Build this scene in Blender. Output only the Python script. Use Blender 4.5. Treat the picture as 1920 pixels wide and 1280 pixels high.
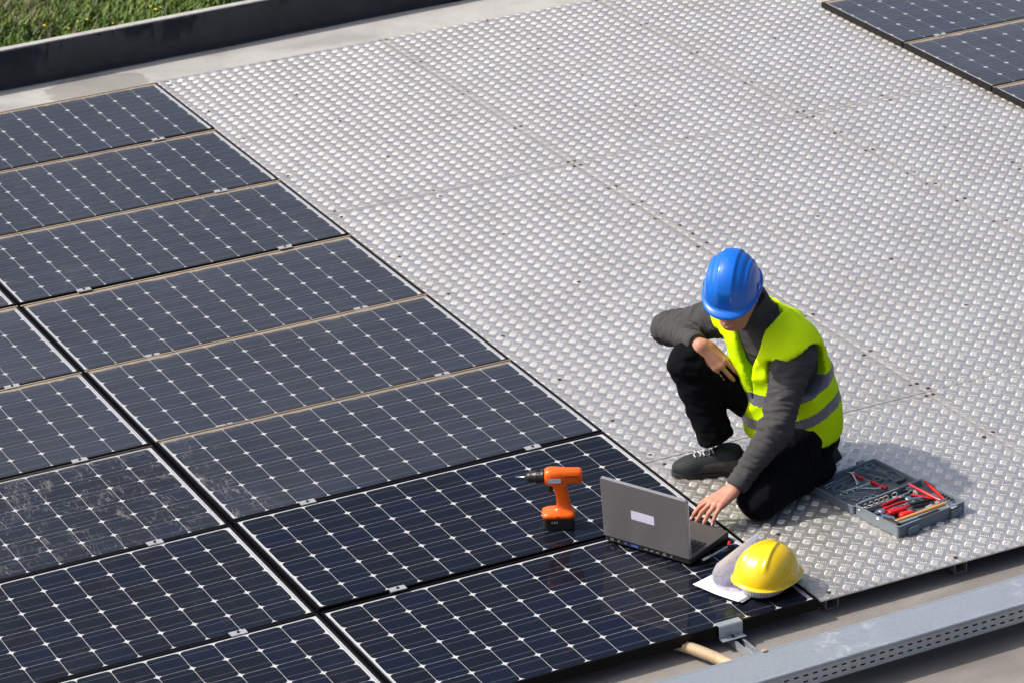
import bpy, math, random
import numpy as np
from mathutils import Matrix, Vector, noise as mnoise

random.seed(7)
rng = np.random.default_rng(7)
for o in list(bpy.data.objects):
    bpy.data.objects.remove(o)
S = bpy.context.scene
COL = S.collection

# ------------------------------------------------------------------ camera
cam = bpy.data.cameras.new('camera')
camo = bpy.data.objects.new('camera', cam)
COL.objects.link(camo)
C_POS = Vector((-5.53671, -15.36474, 5.61442))
fwd = Vector((0.40285254, 0.8221847, -0.40214693)).normalized()
rgt = Vector((0.89173387, -0.45156939, -0.02992984)).normalized()
upv = rgt.cross(fwd).normalized()
camo.matrix_world = Matrix(((rgt.x, upv.x, -fwd.x, C_POS.x), (rgt.y, upv.y, -fwd.y, C_POS.y), (rgt.z, upv.z, -fwd.z, C_POS.z), (0, 0, 0, 1)))
cam.sensor_fit = 'HORIZONTAL'
cam.sensor_width = 36.0
cam.lens = 6240.4557 / 1920 * 36
cam.clip_start = 0.5
cam.clip_end = 500
cam.dof.use_dof = True
cam.dof.focus_distance = 12.4
cam.dof.aperture_fstop = 9.0
S.camera = camo

# ------------------------------------------------------------------ sky, sun, exposure
SUN = Vector((-0.595, 0.30, 0.746)).normalized()
w = bpy.data.worlds.new('World')
S.world = w
w.use_nodes = True
nt = w.node_tree
nt.nodes.clear()
sky = nt.nodes.new('ShaderNodeTexSky')
sky.sky_type = 'NISHITA'
sky.sun_disc = False
sky.sun_elevation = math.asin(SUN.z)
sky.sun_rotation = math.atan2(SUN.x, SUN.y)
sky.altitude = 100
sky.air_density = 0.8
sky.dust_density = 6.0
sky.ozone_density = 0.8
bg = nt.nodes.new('ShaderNodeBackground')
bg.inputs['Strength'].default_value = 0.125
wo = nt.nodes.new('ShaderNodeOutputWorld')
nt.links.new(sky.outputs[0], bg.inputs[0])
nt.links.new(bg.outputs[0], wo.inputs[0])
sl = bpy.data.lights.new('sun', 'SUN')
sl.energy = 3.3
sl.angle = math.radians(0.53)
sl.color = (1.0, 0.95, 0.87)
so = bpy.data.objects.new('sun', sl)
COL.objects.link(so)
so.rotation_euler = SUN.to_track_quat('Z', 'Y').to_euler()
so.location = (-6, 2, 8)
S.view_settings.view_transform = 'Standard'
S.view_settings.look = 'None'
S.view_settings.gamma = 1.0
S.view_settings.exposure = 0.36
S.view_settings.use_curve_mapping = False
S.render.engine = 'CYCLES'
S.cycles.max_bounces = 8
S.cycles.transparent_max_bounces = 12
S.cycles.caustics_reflective = False
S.cycles.caustics_refractive = False

# ------------------------------------------------------------------ materials
def nodes(name):
    m = bpy.data.materials.new(name)
    m.use_nodes = True
    t = m.node_tree
    return m, t, t.nodes['Principled BSDF']

def mat(name, col, rough=0.5, metal=0.0, var=0.0, vscale=20.0, bump=0.0, bscale=200.0, coat=0.0, spec=0.5, col2=None, vdetail=4.0, stretch=None, rvar=0.0):
    m, t, b = nodes(name)
    b.inputs['Base Color'].default_value = (*col, 1)
    b.inputs['Roughness'].default_value = rough
    b.inputs['Metallic'].default_value = metal
    b.inputs['Specular IOR Level'].default_value = spec
    if coat:
        b.inputs['Coat Weight'].default_value = coat
        b.inputs['Coat Roughness'].default_value = 0.08
    tc = t.nodes.new('ShaderNodeTexCoord')
    src = tc.outputs['Object']
    if stretch:
        mp = t.nodes.new('ShaderNodeMapping')
        mp.inputs['Scale'].default_value = stretch
        t.links.new(src, mp.inputs['Vector'])
        src = mp.outputs[0]
    if var or col2 or rvar:
        n = t.nodes.new('ShaderNodeTexNoise')
        n.inputs['Scale'].default_value = vscale
        n.inputs['Detail'].default_value = vdetail
        n.inputs['Roughness'].default_value = 0.62
        t.links.new(src, n.inputs['Vector'])
        if var or col2:
            r = t.nodes.new('ShaderNodeValToRGB')
            r.color_ramp.elements[0].position = 0.32
            r.color_ramp.elements[1].position = 0.68
            c2 = col2 if col2 else tuple(min(1, c * (1 + var)) for c in col)
            c1 = col if col2 else tuple(c * (1 - var) for c in col)
            r.color_ramp.elements[0].color = (*c1, 1)
            r.color_ramp.elements[1].color = (*c2, 1)
            t.links.new(n.outputs['Fac'], r.inputs[0])
            t.links.new(r.outputs[0], b.inputs['Base Color'])
        if rvar:
            mr = t.nodes.new('ShaderNodeMapRange')
            mr.inputs[1].default_value = 0.3
            mr.inputs[2].default_value = 0.7
            mr.inputs[3].default_value = max(0.02, rough - rvar)
            mr.inputs[4].default_value = rough + rvar
            t.links.new(n.outputs['Fac'], mr.inputs[0])
            t.links.new(mr.outputs[0], b.inputs['Roughness'])
    if bump:
        n2 = t.nodes.new('ShaderNodeTexNoise')
        n2.inputs['Scale'].default_value = bscale
        n2.inputs['Detail'].default_value = 3
        t.links.new(src, n2.inputs['Vector'])
        bp = t.nodes.new('ShaderNodeBump')
        bp.inputs['Strength'].default_value = bump
        bp.inputs['Distance'].default_value = 0.004
        t.links.new(n2.outputs['Fac'], bp.inputs['Height'])
        t.links.new(bp.outputs[0], b.inputs['Normal'])
    return m

def wrinkle(m, scale, dist, stretch=(1, 1, 1), strength=1.0):
    """adds medium sized cloth creases to the bump of a material"""
    t = m.node_tree
    b = t.nodes['Principled BSDF']
    tc = t.nodes.new('ShaderNodeTexCoord')
    mp = t.nodes.new('ShaderNodeMapping')
    mp.inputs['Scale'].default_value = stretch
    t.links.new(tc.outputs['Object'], mp.inputs['Vector'])
    n = t.nodes.new('ShaderNodeTexNoise')
    n.noise_type = 'RIDGED_MULTIFRACTAL'
    n.inputs['Scale'].default_value = scale
    n.inputs['Detail'].default_value = 3
    n.inputs['Distortion'].default_value = 0.5
    t.links.new(mp.outputs[0], n.inputs['Vector'])
    bp = t.nodes.new('ShaderNodeBump')
    bp.inputs['Strength'].default_value = strength
    bp.inputs['Distance'].default_value = dist
    t.links.new(n.outputs[0], bp.inputs['Height'])
    old = b.inputs['Normal'].links
    if old:
        t.links.new(old[0].from_socket, bp.inputs['Normal'])
    t.links.new(bp.outputs[0], b.inputs['Normal'])
    return m

def math_node(t, op, a, b=None, clamp=False):
    n = t.nodes.new('ShaderNodeMath')
    n.operation = op
    n.use_clamp = clamp
    for i, v in enumerate((a, b)):
        if v is None:
            continue
        if isinstance(v, (int, float)):
            n.inputs[i].default_value = v
        else:
            t.links.new(v, n.inputs[i])
    return n.outputs[0]

def noise_node(t, vec, scale, detail=4.0, rough=0.6, stretch=None, dist=0.0):
    if stretch:
        mp = t.nodes.new('ShaderNodeMapping')
        mp.inputs['Scale'].default_value = stretch
        t.links.new(vec, mp.inputs['Vector'])
        vec = mp.outputs[0]
    n = t.nodes.new('ShaderNodeTexNoise')
    n.inputs['Scale'].default_value = scale
    n.inputs['Detail'].default_value = detail
    n.inputs['Roughness'].default_value = rough
    n.inputs['Distortion'].default_value = dist
    t.links.new(vec, n.inputs['Vector'])
    return n.outputs['Fac']

def step_node(t, v, lo, hi):
    m = t.nodes.new('ShaderNodeMapRange')
    m.interpolation_type = 'SMOOTHSTEP'
    m.inputs[1].default_value = lo
    m.inputs[2].default_value = hi
    t.links.new(v, m.inputs[0])
    return m.outputs[0]

def mix_col(t, fac, a, b):
    n = t.nodes.new('ShaderNodeMix')
    n.data_type = 'RGBA'
    for sock, v in ((n.inputs[0], fac), (n.inputs[6], a), (n.inputs[7], b)):
        if isinstance(v, (int, float)):
            sock.default_value = v
        elif isinstance(v, tuple):
            sock.default_value = (*v, 1)
        else:
            t.links.new(v, sock)
    return n.outputs[2]

# aluminium tread plate: worn metal with dust films and faint rust near the seams
def make_alu():
    m, t, b = nodes('tread_aluminium')
    tc = t.nodes.new('ShaderNodeTexCoord')
    geo = t.nodes.new('ShaderNodeNewGeometry')
    pos = geo.outputs['Position']
    n1 = noise_node(t, pos, 2.1, 6, 0.65)
    n2 = noise_node(t, pos, 26.0, 5, 0.7)
    c = mix_col(t, step_node(t, n1, 0.35, 0.7), (0.755, 0.735, 0.70), (0.695, 0.67, 0.635))
    c = mix_col(t, math_node(t, 'MULTIPLY', step_node(t, n2, 0.55, 0.8), 0.25), c, (0.43, 0.41, 0.38))
    # grime washed along the sheet joints
    xyz = t.nodes.new('ShaderNodeSeparateXYZ')
    t.links.new(pos, xyz.inputs[0])
    nj = noise_node(t, pos, 6.0, 5, 0.7, dist=0.6)
    seam = None
    for ax, v in ((1, -2.113), (1, -5.155), (0, 1.3145), (0, 2.6135), (1, 0.075)):
        d = math_node(t, 'ABSOLUTE', math_node(t, 'SUBTRACT', xyz.outputs[ax], v))
        d = math_node(t, 'ADD', d, math_node(t, 'MULTIPLY', nj, -0.11))
        k = step_node(t, d, -0.01, -0.07)
        seam = k if seam is None else math_node(t, 'MAXIMUM', seam, k)
    seam = math_node(t, 'MULTIPLY', seam, 0.22)
    c = mix_col(t, seam, c, (0.38, 0.32, 0.27))
    t.links.new(c, b.inputs['Base Color'])
    mt = math_node(t, 'SUBTRACT', 0.93, math_node(t, 'MULTIPLY', seam, 0.7))
    t.links.new(mt, b.inputs['Metallic'])
    r = t.nodes.new('ShaderNodeMapRange')
    r.inputs[1].default_value = 0.3
    r.inputs[2].default_value = 0.7
    r.inputs[3].default_value = 0.41
    r.inputs[4].default_value = 0.53
    t.links.new(n2, r.inputs[0])
    t.links.new(r.outputs[0], b.inputs['Roughness'])
    return m

M = {}
M['alu'] = make_alu()
M['alu_edge'] = mat('alu_edge', (0.35, 0.34, 0.34), 0.5, 0.8)
M['rivet'] = mat('rivet', (0.03, 0.022, 0.017), 0.6, 0.4, col2=(0.09, 0.045, 0.02), vscale=90)

def make_concrete(name, a, b_, stain):
    m, t, b = nodes(name)
    geo = t.nodes.new('ShaderNodeNewGeometry')
    pos = geo.outputs['Position']
    n1 = noise_node(t, pos, 1.7, 7, 0.65, dist=0.4)
    n2 = noise_node(t, pos, 60, 6, 0.75)
    n3 = noise_node(t, pos, 0.9, 3, 0.5, stretch=(1.0, 2.2, 1))
    n4 = noise_node(t, pos, 9, 5, 0.7, dist=1.5)
    c = mix_col(t, step_node(t, n1, 0.3, 0.7), a, b_)
    c = mix_col(t, math_node(t, 'MULTIPLY', step_node(t, n3, 0.50, 0.60), 0.5), c, stain)
    c = mix_col(t, math_node(t, 'MULTIPLY', step_node(t, n4, 0.55, 0.75), 0.30), c, stain)
    c = mix_col(t, math_node(t, 'MULTIPLY', step_node(t, n2, 0.5, 0.75), 0.35), c, tuple(x * 0.6 for x in a))
    sy = t.nodes.new('ShaderNodeSeparateXYZ')
    t.links.new(pos, sy.inputs[0])
    ex = math_node(t, 'MULTIPLY', math_node(t, 'ADD', sy.outputs[0], 0.20), 3.6)
    ey = math_node(t, 'MULTIPLY', math_node(t, 'SUBTRACT', sy.outputs[1], 0.34), 5.0)
    rr = math_node(t, 'ADD', math_node(t, 'MULTIPLY', ex, ex), math_node(t, 'MULTIPLY', ey, ey))
    rr = math_node(t, 'ADD', rr, math_node(t, 'MULTIPLY', math_node(t, 'SUBTRACT', n4, 0.5), 1.6))
    c = mix_col(t, math_node(t, 'MULTIPLY', step_node(t, rr, 1.05, 0.85), 0.55), c, (0.15, 0.14, 0.13))
    old = step_node(t, math_node(t, 'ADD', sy.outputs[1], math_node(t, 'MULTIPLY', n1, 0.3)), -5.2, -5.6)
    mul = t.nodes.new('ShaderNodeMix')
    mul.data_type = 'RGBA'
    mul.blend_type = 'MULTIPLY'
    t.links.new(old, mul.inputs[0])
    t.links.new(c, mul.inputs[6])
    mul.inputs[7].default_value = (0.60, 0.575, 0.545, 1)
    c = mul.outputs[2]
    t.links.new(c, b.inputs['Base Color'])
    b.inputs['Roughness'].default_value = 0.9
    bp = t.nodes.new('ShaderNodeBump')
    bp.inputs['Strength'].default_value = 0.5
    bp.inputs['Distance'].default_value = 0.004
    t.links.new(n2, bp.inputs['Height'])
    t.links.new(bp.outputs[0], b.inputs['Normal'])
    return m
M['concrete'] = make_concrete('roof_concrete', (0.32, 0.315, 0.305), (0.42, 0.415, 0.405), (0.21, 0.205, 0.20))
M['parapet'] = mat('parapet_bitumen', (0.012, 0.014, 0.018), 0.75, var=0.35, vscale=6, bump=0.3, bscale=40)
M['coping'] = mat('coping_concrete', (0.30, 0.30, 0.29), 0.9, col2=(0.42, 0.41, 0.39), vscale=14, bump=0.5, bscale=60)

# --- solar panel materials.  object colour: r = dust amount, g = dirt smears
def make_cell():
    m, t, b = nodes('silicon_cell')
    oi = t.nodes.new('ShaderNodeObjectInfo')
    rnd = oi.outputs['Random']
    c = mix_col(t, step_node(t, rnd, 0.35, 1.0), (0.0040, 0.0062, 0.0140), (0.0034, 0.0072, 0.0225))
    c = mix_col(t, step_node(t, rnd, 0.22, 0.05), c, (0.0055, 0.0062, 0.0140))
    t.links.new(c, b.inputs['Base Color'])
    b.inputs['Roughness'].default_value = 0.45
    b.inputs['Specular IOR Level'].default_value = 0.15
    return m
M['cell'] = make_cell()
M['busbar'] = mat('busbar_tin', (0.17, 0.18, 0.21), 0.5, 0.0, spec=0.2)
M['backsheet'] = mat('backsheet_white', (0.62, 0.63, 0.66), 0.6, var=0.05, vscale=30)

def make_glass():
    m, t, b = nodes('panel_glass')
    t.nodes.remove(b)
    out = t.nodes['Material Output']
    oi = t.nodes.new('ShaderNodeObjectInfo')
    sep = t.nodes.new('ShaderNodeSeparateColor')
    t.links.new(oi.outputs['Color'], sep.inputs[0])
    dust, smear = sep.outputs[0], sep.outputs[1]
    tc = t.nodes.new('ShaderNodeTexCoord')
    co = tc.outputs['Object']
    xyz = t.nodes.new('ShaderNodeSeparateXYZ')
    t.links.new(co, xyz.inputs[0])
    geo = t.nodes.new('ShaderNodeNewGeometry')
    pos = geo.outputs['Position']
    fr = t.nodes.new('ShaderNodeFresnel')
    fr.inputs['IOR'].default_value = 1.22
    tr = t.nodes.new('ShaderNodeBsdfTransparent')
    tr.inputs[0].default_value = (0.97, 0.98, 0.98, 1)
    gl = t.nodes.new('ShaderNodeBsdfGlossy')
    gl.inputs['Roughness'].default_value = 0.035
    mx = t.nodes.new('ShaderNodeMixShader')
    t.links.new(fr.outputs[0], mx.inputs[0])
    t.links.new(tr.outputs[0], mx.inputs[1])
    t.links.new(gl.outputs[0], mx.inputs[2])
    # dust film
    nA = noise_node(t, pos, 1.3, 5, 0.6)
    nB = noise_node(t, pos, 38, 5, 0.75)
    nC = noise_node(t, pos, 7, 6, 0.7, dist=1.2)
    film = math_node(t, 'MULTIPLY', dust, math_node(t, 'ADD', 0.55, math_node(t, 'MULTIPLY', nA, 0.9)))
    film = math_node(t, 'MULTIPLY', film, math_node(t, 'ADD', 0.88, math_node(t, 'MULTIPLY', nB, 0.24)))
    # dirt settled along the far edge (local +y) where rain water dries
    edge = math_node(t, 'ADD', xyz.outputs[1], math_node(t, 'MULTIPLY', math_node(t, 'SUBTRACT', nC, 0.5), 0.05))
    e1 = math_node(t, 'MULTIPLY', step_node(t, edge, 0.358, 0.382), step_node(t, dust, 0.02, 0.10))
    e1 = math_node(t, 'MULTIPLY', e1, 0.85)
    e2 = math_node(t, 'MULTIPLY', step_node(t, edge, 0.20, 0.40), math_node(t, 'MULTIPLY', dust, 0.25))
    # dried puddle smears and scuffs
    nS = noise_node(t, pos, 2.6, 7, 0.7, stretch=(1.6, 1.0, 1), dist=2.2)
    nT = noise_node(t, pos, 9, 8, 0.75, stretch=(2.2, 0.8, 1.0), dist=1.5)
    sm = math_node(t, 'MULTIPLY', step_node(t, nS, 0.53, 0.68), step_node(t, nT, 0.44, 0.70))
    lf = math_node(t, 'ADD', xyz.outputs[0], math_node(t, 'MULTIPLY', nS, 0.5))
    keep = math_node(t, 'MAXIMUM', math_node(t, 'SUBTRACT', 1.0, sep.outputs[2]), step_node(t, lf, -0.25, -0.42))
    nL = noise_node(t, pos, 5.0, 3, 0.5, stretch=(2.6, 0.7, 1), dist=3.0)
    line = math_node(t, 'MULTIPLY', step_node(t, math_node(t, 'ABSOLUTE', math_node(t, 'SUBTRACT', nL, 0.5)), 0.020, 0.0), step_node(t, nS, 0.42, 0.55))
    sm = math_node(t, 'MAXIMUM', sm, math_node(t, 'MULTIPLY', line, 0.55))
    sm = math_node(t, 'MULTIPLY', math_node(t, 'MULTIPLY', math_node(t, 'MULTIPLY', sm, keep), smear), 0.50)
    # sparse specks on all panes
    nV = noise_node(t, pos, 75, 2, 0.5)
    sp = math_node(t, 'MULTIPLY', step_node(t, nV, 0.76, 0.79), 0.08)
    tot = math_node(t, 'ADD', math_node(t, 'ADD', film, e2), sp, True)
    df = t.nodes.new('ShaderNodeBsdfDiffuse')
    dcol = mix_col(t, nC, (0.30, 0.345, 0.45), (0.35, 0.38, 0.45))
    t.links.new(dcol, df.inputs[0])
    mx2 = t.nodes.new('ShaderNodeMixShader')
    t.links.new(tot, mx2.inputs[0])
    t.links.new(mx.outputs[0], mx2.inputs[1])
    t.links.new(df.outputs[0], mx2.inputs[2])
    d2 = t.nodes.new('ShaderNodeBsdfDiffuse')
    tcol = mix_col(t, nB, (0.27, 0.215, 0.155), (0.42, 0.35, 0.27))
    tcol = mix_col(t, step_node(t, e1, 0.15, 0.4), (0.45, 0.43, 0.41), tcol)
    t.links.new(tcol, d2.inputs[0])
    mx3 = t.nodes.new('ShaderNodeMixShader')
    t.links.new(math_node(t, 'MAXIMUM', e1, sm, True), mx3.inputs[0])
    t.links.new(mx2.outputs[0], mx3.inputs[1])
    t.links.new(d2.outputs[0], mx3.inputs[2])
    t.links.new(mx3.outputs[0], out.inputs[0])
    return m
M['glass'] = make_glass()

def make_frame():
    m, t, b = nodes('panel_frame_black')
    oi = t.nodes.new('ShaderNodeObjectInfo')
    sep = t.nodes.new('ShaderNodeSeparateColor')
    t.links.new(oi.outputs['Color'], sep.inputs[0])
    tc = t.nodes.new('ShaderNodeTexCoord')
    xyz = t.nodes.new('ShaderNodeSeparateXYZ')
    t.links.new(tc.outputs['Object'], xyz.inputs[0])
    nB = noise_node(t, tc.outputs['Object'], 30, 5, 0.7)
    up = t.nodes.new('ShaderNodeNewGeometry')
    nx = t.nodes.new('ShaderNodeSeparateXYZ')
    t.links.new(up.outputs['Normal'], nx.inputs[0])
    f = math_node(t, 'MULTIPLY', step_node(t, xyz.outputs[1], 0.386, 0.3885), step_node(t, sep.outputs[0], 0.02, 0.10))
    f = math_node(t, 'MULTIPLY', f, step_node(t, nx.outputs[2], 0.5, 0.9))
    f = math_node(t, 'MULTIPLY', f, math_node(t, 'ADD', 0.55, math_node(t, 'MULTIPLY', nB, 0.6)), True)
    b.inputs['Specular IOR Level'].default_value = 0.12
    c = mix_col(t, f, (0.0028, 0.0026, 0.003), (0.34, 0.28, 0.21))
    t.links.new(c, b.inputs['Base Color'])
    b.inputs['Roughness'].default_value = 0.42
    return m
M['frame'] = make_frame()
M['clamp'] = mat('clamp_alu', (0.62, 0.62, 0.61), 0.45, 0.7, var=0.1, vscale=60)
M['bolt'] = mat('bolt_dark', (0.02, 0.02, 0.02), 0.5, 0.6)
def make_galv():
    m, t, b = nodes('galvanised_steel')
    geo = t.nodes.new('ShaderNodeNewGeometry')
    pos = geo.outputs['Position']
    v = t.nodes.new('ShaderNodeTexVoronoi')
    v.inputs['Scale'].default_value = 70
    t.links.new(pos, v.inputs['Vector'])
    n1 = noise_node(t, pos, 5, 6, 0.7)
    n2 = noise_node(t, pos, 17, 7, 0.75, dist=0.8)
    c = mix_col(t, n1, (0.36, 0.41, 0.46), (0.48, 0.52, 0.56))
    c = mix_col(t, math_node(t, 'MULTIPLY', v.outputs['Distance'], 0.5), c, (0.30, 0.35, 0.40))
    n5 = noise_node(t, pos, 2.3, 4, 0.6)
    w1 = math_node(t, 'MULTIPLY', math_node(t, 'MULTIPLY', step_node(t, n2, 0.50, 0.64), step_node(t, n5, 0.42, 0.60)), 0.36)
    c = mix_col(t, w1, c, (0.72, 0.73, 0.74))
    t.links.new(c, b.inputs['Base Color'])
    b.inputs['Metallic'].default_value = 0.55
    r = math_node(t, 'ADD', 0.42, math_node(t, 'MULTIPLY', w1, 0.5))
    t.links.new(r, b.inputs['Roughness'])
    return m
M['galv'] = make_galv()
M['galv_dark'] = mat('tray_slot_dark', (0.01, 0.01, 0.012), 0.8)
M['tube'] = mat('tube_steel', (0.30, 0.29, 0.29), 0.5, 0.6, var=0.2, vscale=25)
M['hose'] = mat('hose_beige', (0.62, 0.47, 0.30), 0.55, var=0.1, vscale=40)
M['mud'] = mat('dried_mud', (0.35, 0.28, 0.2), 0.95, var=0.2, vscale=60)

# objects
M['lap_lid'] = mat('laptop_lid', (0.30, 0.30, 0.315), 0.36, 0.85, rvar=0.06, vscale=5, stretch=(1, 1, 0.3))
M['lap_silver'] = mat('laptop_silver', (0.62, 0.60, 0.62), 0.3, 0.9)
M['lap_black'] = mat('laptop_black', (0.012, 0.012, 0.013), 0.4)
M['lap_palm'] = mat('laptop_palmrest', (0.11, 0.105, 0.105), 0.4, 0.4)
M['key'] = mat('laptop_key', (0.016, 0.016, 0.017), 0.5)
M['sticker'] = mat('sticker_lilac', (0.62, 0.62, 0.78), 0.4, var=0.04, vscale=60)
M['screen'] = mat('laptop_screen', (0.01, 0.011, 0.013), 0.12)
M['port'] = mat('port_metal', (0.35, 0.35, 0.36), 0.35, 0.9)
M['port_blue'] = mat('port_blue', (0.05, 0.08, 0.3), 0.5)
M['orange'] = mat('drill_orange', (0.95, 0.130, 0.001), 0.33, coat=0.15, bump=0.05, bscale=500)
M['orange_dark'] = mat('drill_recess', (0.45, 0.05, 0.003), 0.5)
M['rubber'] = mat('black_plastic', (0.010, 0.010, 0.011), 0.42)
M['chuck'] = mat('chuck_black', (0.016, 0.016, 0.017), 0.36, 0.2)
M['steel'] = mat('polished_steel', (0.62, 0.62, 0.63), 0.22, 1.0)
M['chrome'] = mat('chrome', (0.78, 0.78, 0.78), 0.12, 1.0)
M['yellow'] = mat('helmet_yellow', (0.92, 0.60, 0.001), 0.27, coat=0.5, var=0.02, vscale=20, spec=0.55)
M['blue'] = mat('helmet_blue', (0.000, 0.135, 0.62), 0.28, coat=0.15, var=0.03, vscale=20, spec=0.55)
M['strap'] = mat('headband_white', (0.66, 0.65, 0.72), 0.5)
M['pink'] = mat('headband_pink', (0.72, 0.25, 0.32), 0.5)
M['black_foam'] = mat('sweatband', (0.015, 0.015, 0.015), 0.9)
M['case'] = mat('case_grey', (0.17, 0.21, 0.245), 0.45, var=0.06, vscale=30, bump=0.06, bscale=400)
M['case_in'] = mat('case_insert', (0.13, 0.16, 0.185), 0.5, bump=0.05, bscale=400)
M['red'] = mat('red_grip', (0.55, 0.008, 0.012), 0.35, coat=0.2)
M['red_clear'] = mat('red_acetate', (0.75, 0.015, 0.012), 0.15, coat=0.6)
M['wood'] = mat('hammer_wood', (0.48, 0.22, 0.06), 0.45, col2=(0.62, 0.32, 0.11), vscale=25, stretch=(0.6, 6, 6))
M['dark_steel'] = mat('dark_steel', (0.07, 0.065, 0.06), 0.4, 0.85)
M['grey_plastic'] = mat('grey_plastic', (0.28, 0.30, 0.33), 0.5)
M['white_plastic'] = mat('white_plastic', (0.75, 0.75, 0.78), 0.45)
M['skydrv'] = mat('screwdriver_shaft', (0.42, 0.46, 0.55), 0.25, 0.9)

def make_paper(drawn):
    m, t, b = nodes('drawing_paper' if drawn else 'white_paper')
    b.inputs['Roughness'].default_value = 0.7
    if drawn:
        tc = t.nodes.new('ShaderNodeTexCoord')
        v = t.nodes.new('ShaderNodeTexVoronoi')
        v.feature = 'DISTANCE_TO_EDGE'
        v.inputs['Scale'].default_value = 7
        t.links.new(tc.outputs['UV'], v.inputs['Vector'])
        ln = step_node(t, v.outputs['Distance'], 0.045, 0.025)
        nn = noise_node(t, tc.outputs['UV'], 6, 3, 0.6)
        n2 = noise_node(t, tc.outputs['UV'], 60, 2, 0.5)
        msk = math_node(t, 'MULTIPLY', step_node(t, nn, 0.44, 0.52), step_node(t, n2, 0.40, 0.48))
        tx = math_node(t, 'MULTIPLY', step_node(t, noise_node(t, tc.outputs['UV'], 40, 1, 0.5, stretch=(1, 3, 1)), 0.62, 0.66), step_node(t, nn, 0.50, 0.42))
        ink = math_node(t, 'MAXIMUM', math_node(t, 'MULTIPLY', ln, msk), math_node(t, 'MULTIPLY', tx, 0.6), True)
        c = mix_col(t, math_node(t, 'MULTIPLY', ink, 0.95), (0.82, 0.81, 0.86), (0.10, 0.10, 0.22))
        t.links.new(c, b.inputs['Base Color'])
    else:
        b.inputs['Base Color'].default_value = (0.84, 0.83, 0.88, 1)
    # thin sheet lets some light through
    out = t.nodes['Material Output']
    tl = t.nodes.new('ShaderNodeBsdfTranslucent')
    tl.inputs[0].default_value = (0.76, 0.79, 0.92, 1)
    mx = t.nodes.new('ShaderNodeMixShader')
    mx.inputs[0].default_value = 0.55 if drawn else 0.08
    t.links.new(b.outputs[0], mx.inputs[1])
    t.links.new(tl.outputs[0], mx.inputs[2])
    t.links.new(mx.outputs[0], out.inputs[0])
    return m
M['paper'] = make_paper(False)
M['paper_drawn'] = make_paper(True)

# person
M['vest'] = mat('hi_vis_fabric', (0.68, 1.0, 0.002), 0.7, var=0.02, vscale=30, bump=0.10, bscale=900, spec=0.15)
M['vest_trim'] = mat('vest_binding', (0.36, 0.60, 0.004), 0.75, bump=0.1, bscale=900, spec=0.1)
M['band'] = mat('reflective_tape', (0.13, 0.135, 0.165), 0.45, bump=0.05, bscale=900)
M['sweater'] = mat('sweater_charcoal', (0.058, 0.057, 0.060), 0.9, var=0.14, vscale=60, bump=0.35, bscale=900, spec=0.2)
M['cuff'] = mat('sweater_rib', (0.060, 0.059, 0.061), 0.9, var=0.1, vscale=60, bump=0.3, bscale=700, spec=0.2)
M['trousers'] = mat('trousers_black', (0.0042, 0.0044, 0.0062), 0.9, var=0.2, vscale=60, bump=0.25, bscale=700, spec=0.08)
wrinkle(M['sweater'], 13, 0.010, (1.2, 1.0, 1.7))
wrinkle(M['trousers'], 11, 0.006, (1.2, 1.0, 1.6))
wrinkle(M['vest'], 7, 0.007, (1.0, 1.3, 0.8), 0.7)
def make_skin():
    m, t, b = nodes('skin')
    tc = t.nodes.new('ShaderNodeTexCoord')
    n1 = noise_node(t, tc.outputs['Object'], 45, 4, 0.6)
    n2 = noise_node(t, tc.outputs['Object'], 300, 3, 0.6)
    c = mix_col(t, step_node(t, n1, 0.3, 0.7), (0.46, 0.235, 0.155), (0.50, 0.195, 0.135))
    t.links.new(c, b.inputs['Base Color'])
    b.inputs['Roughness'].default_value = 0.5
    b.inputs['Subsurface Weight'].default_value = 0.12
    b.inputs['Subsurface Radius'].default_value = (0.010, 0.004, 0.002)
    b.inputs['Subsurface Scale'].default_value = 0.6
    bp = t.nodes.new('ShaderNodeBump')
    bp.inputs['Strength'].default_value = 0.25
    bp.inputs['Distance'].default_value = 0.002
    t.links.new(n2, bp.inputs['Height'])
    t.links.new(bp.outputs[0], b.inputs['Normal'])
    return m
M['skin'] = make_skin()
M['nail'] = mat('fingernail', (0.62, 0.38, 0.31), 0.3)
M['hair'] = mat('hair_dark', (0.014, 0.013, 0.010), 0.7, bump=0.6, bscale=500)
M['lip'] = mat('lips', (0.36, 0.13, 0.10), 0.5)
M['eye'] = mat('eye_white', (0.7, 0.68, 0.65), 0.2)
M['shoe_toe'] = mat('shoe_teal', (0.007, 0.012, 0.0135), 0.75, var=0.2, vscale=60, bump=0.3, bscale=600)
M['shoe_side'] = mat('shoe_taupe', (0.085, 0.072, 0.066), 0.8, var=0.2, vscale=50, bump=0.3, bscale=600)
M['sole'] = mat('shoe_sole', (0.009, 0.009, 0.009), 0.7)
M['lace'] = mat('shoe_lace', (0.42, 0.42, 0.43), 0.8)
M['tongue'] = mat('shoe_tongue', (0.03, 0.032, 0.036), 0.85, var=0.3, vscale=200)
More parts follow.
